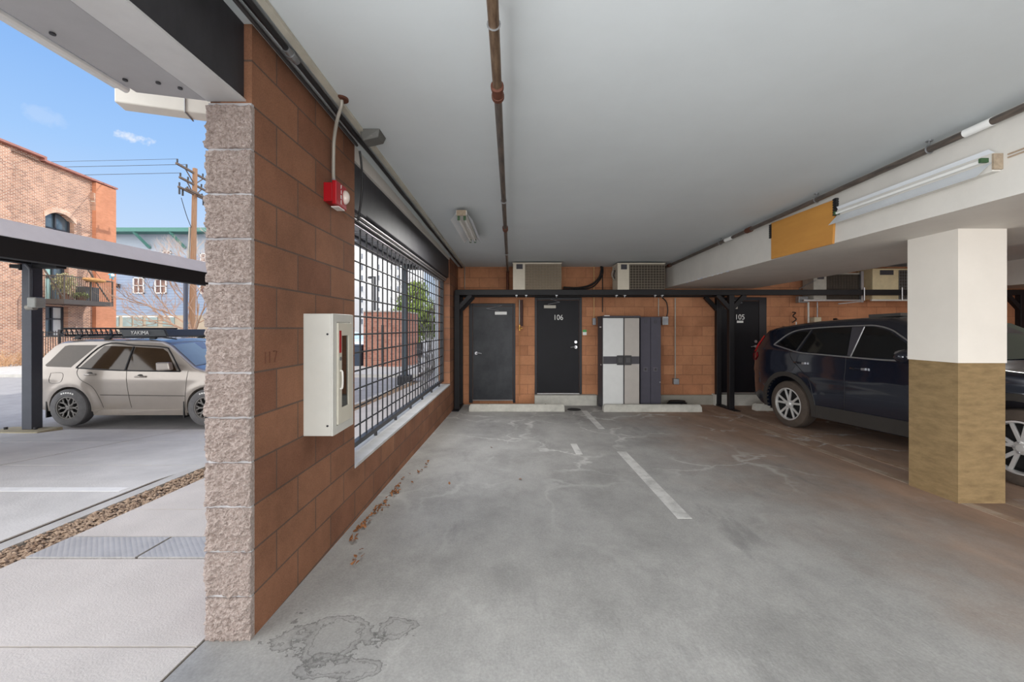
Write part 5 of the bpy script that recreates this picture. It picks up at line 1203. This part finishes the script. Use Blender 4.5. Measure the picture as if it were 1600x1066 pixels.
# ------------------------------------------------------------------ blue sided building beyond
def siding_mat():
    m = mat('blue_siding', (140, 154, 176), .6, 0, .06, .5); t = m.node_tree; b = t.nodes['Principled BSDF']
    co = N(t, 'ShaderNodeTexCoord'); s = N(t, 'ShaderNodeSeparateXYZ'); t.links.new(co.outputs['Object'], s.inputs[0])
    fr2 = math_node(t, 'FRACT', math_node(t, 'MULTIPLY', s.outputs[2], 1/.28))
    c = mixc(t, ramp(t, fr2, [(.0, (1,)*3), (.10, (1,)*3), (.16, (0,)*3)]), b.inputs['Base Color'].links[0].from_socket, lin((112, 127, 150)))
    t.links.new(c, b.inputs['Base Color']); return m
YS = 42.0
M_sid = siding_mat(); M_sid2 = mat('grey_siding', (158, 168, 180), .6, 0, .05, .5, stretch=(1, 1, 8))
sb = thing('sided_building', 'blue grey sided building with green roof edge and brackets', 'building', (ux(250, YS), YS, -.42))
MB().box((ux(150, YS), YS, -.42), (ux(470, YS), YS+12, uz(400, YS))).build('lower_wall', M_sid, sb)
MB().box((ux(150, YS), YS, uz(400, YS)), (ux(470, YS), YS+12, uz(366, YS))).build('upper_wall', M_sid2, sb)
M_green = mat('green_trim', (70, 124, 114), .5, 0, .06, 3)
MB().box((ux(150, YS), YS-1.2, uz(366, YS)), (ux(480, YS), YS+12.4, uz(360, YS))).build('roof_edge', M_green, sb)
for px in (224, 279, 340, 400):
    MB().beam((ux(px, YS), YS-1.1, uz(366, YS)), (ux(px+11, YS), YS-.05, uz(388, YS)), .22).build('bracket', M_green, sb)
M_wt = mat('window_trim_white', (232, 232, 230), .5)
M_wbr = mat('reddish_pane', (104, 74, 68), .4, 0, .35, 3, spec=.4)
for (a, b, c, d) in ((209, 226, 434, 459), (243, 261, 436, 459), (313, 330, 432, 460), (255, 268, 392, 402), (314, 330, 396, 410), (370, 388, 434, 459)):
    f = MB(); x0, x1, z1, z0 = ux(a, YS), ux(b, YS), uz(c, YS), uz(d, YS)
    for q in ((x0, x0+.10), (x1-.10, x1), ((x0+x1)/2-.03, (x0+x1)/2+.03)): f.box((q[0], YS-.12, z0), (q[1], YS+.02, z1))
    for q in ((z0, z0+.10), (z1-.10, z1), ((z0+z1)/2-.03, (z0+z1)/2+.03)): f.box((x0, YS-.12, q[0]), (x1, YS+.02, q[1]))
    fo_ = f.build('window', M_wt, sb); MB().box((x0, YS-.03, z0), (x1, YS-.01, z1)).build('pane', M_wbr, fo_)
# shop-front storey
MB().box((ux(150, YS), YS-.25, -.42), (ux(470, YS), YS, uz(493, YS))).build('ground_storey', mat('ground_storey', (176, 160, 140), .8, 0, .15, 1), sb)
for k, (a, b) in enumerate(((183, 190), (196, 210), (213, 227), (232, 250), (258, 276), (292, 312))):
    q = MB().box((ux(a, YS), YS-.30, uz(510, YS)), (ux(b, YS), YS-.26, uz(495, YS))).build('shop_window', mat('shop_glass', (112, 128, 124), .1, .2, .3, 1.2, spec=.9), sb)
    MB().box((ux(a, YS), YS-.34, uz(496, YS)), (ux(b, YS), YS-.26, uz(494.5, YS))).build('shop_frame', M_wt, q)
wl_ = thing('wall_lamp', 'small dark lamp on the blue sided wall beside the brick corner', 'lamp', (ux(186, YS-.3), YS-.3, uz(447, YS)))
MB().box((ux(184, YS), YS-.5, uz(450, YS)), (ux(188, YS), YS, uz(444, YS))).build('housing', M_black, wl_)

# ------------------------------------------------------------------ utility pole and wires
YP = 28.0
up_ = thing('utility_pole', 'brown wooden utility pole with three crossarms', 'utility pole', (ux(300, YP), YP, -.42))
a, b = Vector((ux(299, YP), YP, -.42)), Vector((ux(304.8, YP), YP, uz(263.5, YP)))
MB().tube([a, b], .20, 14, r1=.14).build('pole', mat('pole_wood', (148, 114, 88), .85, 0, .2, 3, stretch=(6, 6, .4)), up_, smooth=True)
M_arm = mat('arm_wood', (98, 84, 74), .85, 0, .2, 4)
ad = Vector((-.11, 1, 0)).normalized()
ins_n = []
for (py, xo, hl, dbl) in ((271, 0, 1.75, 0), (289, 0, 1.45, 0), (304, 0, 1.55, 1), ):
    cpt = Vector((ux(304, YP), YP, uz(py, YP)))
    arm = MB(); arm.beam(cpt-ad*hl, cpt+ad*hl, .12)
    if dbl: arm.beam(cpt-ad*hl*.8+Vector((.28, 0, 0)), cpt+ad*hl+Vector((.28, 0, 0)), .12)
    ao = arm.build('crossarm', M_arm, up_)
    for q in (-.95, -.45, .5, .95):
        p = cpt+ad*hl*q+Vector((0, 0, .1)); MB().cyl(p, p+Vector((0, 0, .2)), .05, 8).build('insulator', M_black, ao); ins_n.append(p+Vector((0, 0, .2)))
    if not dbl:
        for s in (-1, 1): MB().beam(cpt+ad*s*hl*.55, cpt-Vector((0, 0, .75)), .05).build('arm_brace', M_arm, ao)
    else:
        for s in (-.95, -.75, .6, .8):
            p = cpt+ad*hl*s; MB().cyl(p-Vector((0, 0, .45)), p-Vector((0, 0, .08)), .055, 8).build('hanging_fuse', M_black, ao)
cpt = Vector((ux(304, YP), YP, uz(307, YP)))
MB().tube(smooth_path([cpt-ad*1.3-Vector((0, 0, .5)), cpt-ad*.8-Vector((0, 0, 1.5)), cpt-Vector((.15, .05, 2.2))]), .02, 6).build('drop_lead', M_black, up_)
MB().cyl(cpt-Vector((.25, .1, 2.1)), Vector((ux(295, YP)-.05, YP-.1, 3)), .06, 8).build('riser_conduit', M_conduit, up_)
for k, (i, yl2) in enumerate(((0, 0), (1, 0), (4, 0))):
    p = ins_n[i]
    tag(MB().tube([p+Vector((-j*3.0, j*.1, -.0012*j*(12-j)-.012*j)) for j in range(13)], .016 if k else .012, 5).build('power_line', M_black), ['thin power line from the tip of the top crossarm', 'thin power line from the inner insulator of the top crossarm', 'heavier power line from the middle crossarm of the pole'][k], 'wire')

# ------------------------------------------------------------------ iron fence, bare tree, shrubs
YFN = 20.0
fn_ = thing('iron_fence', 'black iron picket fence behind the tan wagon', 'fence', (ux(190, YFN), YFN, -.42))
M_iron = mat('iron_black', (40, 40, 42), .5)
x0, x1 = ux(48, YFN), ux(335, YFN); zt_ = uz(519, YFN)
for z in (zt_-.02, zt_-.22, -.2): MB().box((x0, YFN-.02, z-.02), (x1, YFN+.02, z+.02)).build('rail', M_iron, fn_)
k0 = MB().box((x0-.010, YFN-.01, -.40), (x0+.010, YFN+.01, zt_+.06)).build('picket', M_iron, fn_)
for i in range(1, 75):
    c = k0.copy(); COL.objects.link(c); c.parent = fn_; c.location = ((x1-x0)*i/74, 0, 0)
for px in (93, 173, 253, 333): MB().box((ux(px, YFN)-.04, YFN-.04, -.42), (ux(px, YFN)+.04, YFN+.04, zt_+.12)).build('post', M_iron, fn_)
lp = thing('light_pole', 'slim dark pole in front of the blue sided building', 'pole', (ux(290, 19), 19, -.42))
MB().cyl((ux(290, 19), 19, -.42), (ux(290, 19), 19, 4.2), .085, 10).build('shaft', mat('slate_pole', (62, 68, 84), .5), lp, smooth=True)
MB().box((ux(290, 19)-.15, 18.85, -.42), (ux(290, 19)+.15, 19.15, -.36)).build('base_plate', M_black, lp)
def branches(mb, p, d, L, r, lv, spread=.55, up=.12):
    q = Vector(p); d = Vector(d).normalized(); pts = [q.copy()]
    for _ in range(4):
        d = (d+Vector((random.gauss(0, .12), random.gauss(0, .12), random.gauss(0, .10)+up*.25))).normalized(); q = q+d*L/4; pts.append(q.copy())
    mb.tube(pts, r, 5 if lv < 3 else 4, r1=r*.55, caps=False)
    if lv >= 5 or r < .004: return
    for k in range(random.choice((2, 3, 3))):
        s = random.uniform(.45, 1); i = min(3, int(s*4)); b0 = pts[i].lerp(pts[i+1], s*4-i if i < 4 else 1)
        ax = Vector((random.gauss(0, 1), random.gauss(0, 1), random.gauss(0, 1))).normalized()
        branches(mb, b0, d+ax*spread*random.uniform(.7, 1.3), L*random.uniform(.6, .8), r*.6, lv+1, spread, up)
M_twig = mat('pale_bark', (172, 140, 118), .9, 0, .2, 8)
tr1 = thing('bare_tree', 'bare leafless tree in front of the blue sided building', 'tree', (ux(302, 24), 24, -.42))
m_ = MB(); random.seed(11)
m_.tube([(ux(302, 24), 24, -.42), (ux(301, 24), 24, .6), (ux(300, 24), 23.95, 1.4)], .12, 8, r1=.09)
for d in ((-1, -.1, .8), (-.8, .2, .35), (.4, .1, 1), (.6, -.3, .7), (-.2, -.3, 1), (-1, .0, .1)): branches(m_, (ux(300, 24), 23.95, random.uniform(.8, 1.5)), d, 1.9, .06, 0, .55, .2)
m_.build('branch', M_twig, tr1, fix=False)
tr2 = thing('bare_tree', 'taller bare tree beside the utility pole', 'tree', (ux(322, 33), 33, -.42))
m_ = MB(); m_.tube([(ux(326, 33), 33, -.42), (ux(326, 33), 33, 4.5)], .14, 8, r1=.10)
for d in ((-1, -.1, .9), (-.5, .2, 1), (.4, .1, 1), (-.7, -.3, .6), (.5, 0, .6)): branches(m_, (ux(326, 33), 33, random.uniform(3.5, 4.5)), d, 2.3, .07, 0, .5, .25)
m_.build('branch', mat('ash_bark', (196, 176, 164), .9), tr2, fix=False)
for k, (px, py, y, r, lb) in enumerate(((4, 563, 18.6, .7, 'dry brown shrub at the foot of the brick building'), (44, 558, 20.7, .6, 'dry twiggy shrub behind the carport post'), (88, 556, 22.6, .5, 'dry pale shrub behind the iron fence'))):
    sh = thing('dry_shrub', lb, 'shrub', (ux(px, y), y, -.35), group='dry shrubs by the brick building')
    m_ = MB()
    for _ in range(34):
        d = Vector((random.gauss(0, .7), random.gauss(0, .5), random.uniform(.35, 1.2)))
        branches(m_, (ux(px, y)+random.gauss(0, .25), y+random.gauss(0, .2), -.36), d, r*.6, .014, 3, .7, 0)
    m_.build('twig', mat('straw', (186, 142, 104), .9, 0, .25, 9, col2=(220, 184, 146)), sh, fix=False)

# ------------------------------------------------------------------ seen through the grille
YE = 18.5
en = thing('brick_enclosure', 'low red brick enclosure across the lot seen through the grille', 'wall', (ux(600, YE), YE, -.42))
MB().box((ux(568, YE), YE, -.42), (ux(628, YE), YE+3, uz(487.5, YE))).build('brick_wall', M_brick_r, en)
MB().box((ux(567, YE), YE-.05, uz(487.5, YE)), (ux(629, YE), YE+3.05, uz(485.5, YE))).build('coping', M_conc, en)
MB().box((ux(596, YE), YE-.03, -.42), (ux(599.5, YE), YE, uz(508, YE))).build('gate_post', M_black, en)
YW = 62.0
ow_ = thing('apartment_block', 'tall off white apartment block seen through the grille', 'building', (ux(590, YW), YW, -.42))
M_off = mat('off_white_render', (226, 224, 222), .8, 0, .04, .4)
MB().box((ux(520, YW), YW, -.42), (ux(628, YW), YW+15, uz(372, YW))).build('wall', M_off, ow_)
for px in (566, 592, 612, 622):
    for r_ in range(7):
        py = 396+17*r_
        f = MB().box((ux(px-1.8, YW), YW-.08, uz(py+9, YW)), (ux(px+1.8, YW), YW, uz(py, YW))).build('window', M_wt, ow_)
        MB().box((ux(px-1.3, YW), YW-.12, uz(py+8.5, YW)), (ux(px+1.3, YW), YW-.08, uz(py+.5, YW))).build('pane', mat('far_pane', (128, 132, 140), .2, .1, .2, 1), f)
MB().box((ux(515, YW), YW-.5, uz(372, YW)), (ux(629, YW), YW+15, uz(368, YW))).build('roof_edge', mat('far_roof', (150, 170, 186), .6), ow_)
tree = thing('leafy_tree', 'green leafy tree beyond the street seen through the grille', 'tree', (ux(655, 26), 26, -.42))
m_ = MB(); m_.tube([(ux(656, 26), 26, -.42), (ux(655, 26), 26, 1.5)], .14, 8, r1=.1)
for _ in range(6): branches(m_, (ux(655, 26), 26, 1.2), (random.gauss(0, .6), random.gauss(0, .6), 1), 1.6, .06, 2)
m_.build('trunk', mat('bark', (96, 80, 66), .9), tree, fix=False)
m_ = MB()
for (px, py, r) in ((650, 478, 1.15), (641, 500, .9), (664, 492, 1.0), (656, 512, .9), (648, 455, .75), (672, 510, .8), (632, 490, .7)): leafball(m_, (ux(px, 26), 26+random.gauss(0, .4), uz(py, 26)), r, 900, .10)
m_.build('crown', mat('spring_leaf', (112, 140, 52), .7, 0, .3, 14, col2=(168, 186, 92)), tree, fix=False)
sl = thing('street_lamp', 'dark street lamp with a short arm beyond the brick enclosure', 'street lamp', (ux(585.5, 25), 25, -.42))
MB().box((ux(585.5, 25)-.06, 24.94, -.42), (ux(585.5, 25)+.06, 25.06, uz(432, 25))).build('shaft', M_black, sl)
MB().box((ux(576, 25), 24.95, uz(433.5, 25)), (ux(586, 25), 25.05, uz(432, 25))).build('arm', M_black, sl)
MB().box((ux(576, 25), 24.85, uz(435.5, 25)), (ux(580, 25), 25.15, uz(433, 25))).build('lamp_head', M_black, sl)
YQ = 13.5
sp2 = thing('canopy_post', 'dark slate steel post of the far canopy seen through the grille', 'post', (ux(632.5, YQ), YQ, FL(YQ)))
MB().box((ux(632.5, YQ)-.085, YQ-.085, -.42), (ux(632.5, YQ)+.085, YQ+.085, 3.5)).build('shaft', mat('post_green', (58, 70, 80), .5), sp2, bevel=.01)
MB().box((ux(632.5, YQ)-.2, YQ-.2, -.42), (ux(632.5, YQ)+.2, YQ+.2, -.12)).build('footing', M_black, sp2, bevel=.02)
fcn2 = thing('far_canopy', 'dark canopy with a slatted edge on the slate post', 'canopy', (ux(632, YQ)-.1, YQ, 3.5))
MB().box((ux(612, YQ), YQ-3.6, 3.5), (ux(690, YQ)+1.2, YQ+.3, 3.62)).build('deck', mat('far_deck', (104, 112, 120), .5), fcn2)
sl_ = MB()
for k in range(24): sl_.box((ux(638, YQ)+.06*k, YQ-.35, 3.34), (ux(638, YQ)+.06*k+.03, YQ+.25, 3.5))
sl_.build('slat', M_black, fcn2)
dsp = thing('downspout', 'pale metal downspout pair on the far end of the block wall', 'pipe', (-1.56, 8.5, -.2))
for dx in (-1.60, -1.50): MB().box((dx-.035, 8.46, -.25), (dx+.035, 8.54, 2.6)).build('pipe_run', mat('pale_blue_metal', (178, 186, 196), .4, .4), dsp, bevel=.008)
for z in (.4, 1.5, 2.4): MB().box((-1.66, 8.45, z), (-1.40, 8.55, z+.03)).build('strap', M_steel, dsp)
vn = thing('bare_vine', 'gnarled bare vine climbing outside beside the downspout', 'vine', (-1.98, 9.3, -.2))
m_ = MB()
for k in range(4):
    m_.tube(smooth_path([(-2.02+.08*k, 9.3, -.25), (-2.08+.05*k+random.gauss(0, .04), 9.3, .2), (-1.98+.06*k, 9.25, .55), (-2.04+.06*k+random.gauss(0, .04), 9.3, 1.0), (-1.96+.05*k, 9.3, 1.5+.15*k)], 4), .028, 6, r1=.012)
for _ in range(10): branches(m_, (-2.0+random.gauss(0, .05), 9.3, random.uniform(.3, 1.4)), (random.gauss(-.3, .5), random.gauss(0, .6), .6), .26, .010, 3)
m_.build('stem', mat('grey_bark', (94, 90, 88), .9, 0, .3, 12, col2=(150, 150, 152)), vn, fix=False)
mb_ = thing('mail_box', 'dark box on a post by the far sidewalk seen through the grille', 'box', (ux(656, 16), 16, -.42))
MB().cyl((ux(656, 16), 16, -.42), (ux(656, 16), 16, .4), .04, 8).build('post', M_black, mb_)
MB().box((ux(656, 16)-.1, 15.85, .35), (ux(656, 16)+.1, 16.15, .85)).build('case', M_black, mb_, bevel=.02)
tb = thing('trash_bin', 'dark blue wheeled bin beside the brick enclosure', 'bin', (ux(558, 19), 19, -.42))
m_ = MB(); x = ux(558, 19); m_.hexa([(x-.27,18.75,-.36),(x+.27,18.75,-.36),(x+.27,19.25,-.36),(x-.27,19.25,-.36),(x-.33,18.68,.6),(x+.33,18.68,.6),(x+.33,19.32,.6),(x-.33,19.32,.6)]); m_.build('body', mat('bin_blue', (44, 56, 74), .5), tb, bevel=.02)
MB().box((x-.35, 18.66, .6), (x+.35, 19.34, .66)).build('lid', MATS['bin_blue'], tb, bevel=.015)
for s in (-.25, .25): MB().cyl((x+s-.04, 19.2, -.32), (x+s+.04, 19.2, -.32), .1, 12).build('wheel', M_cable, tb)
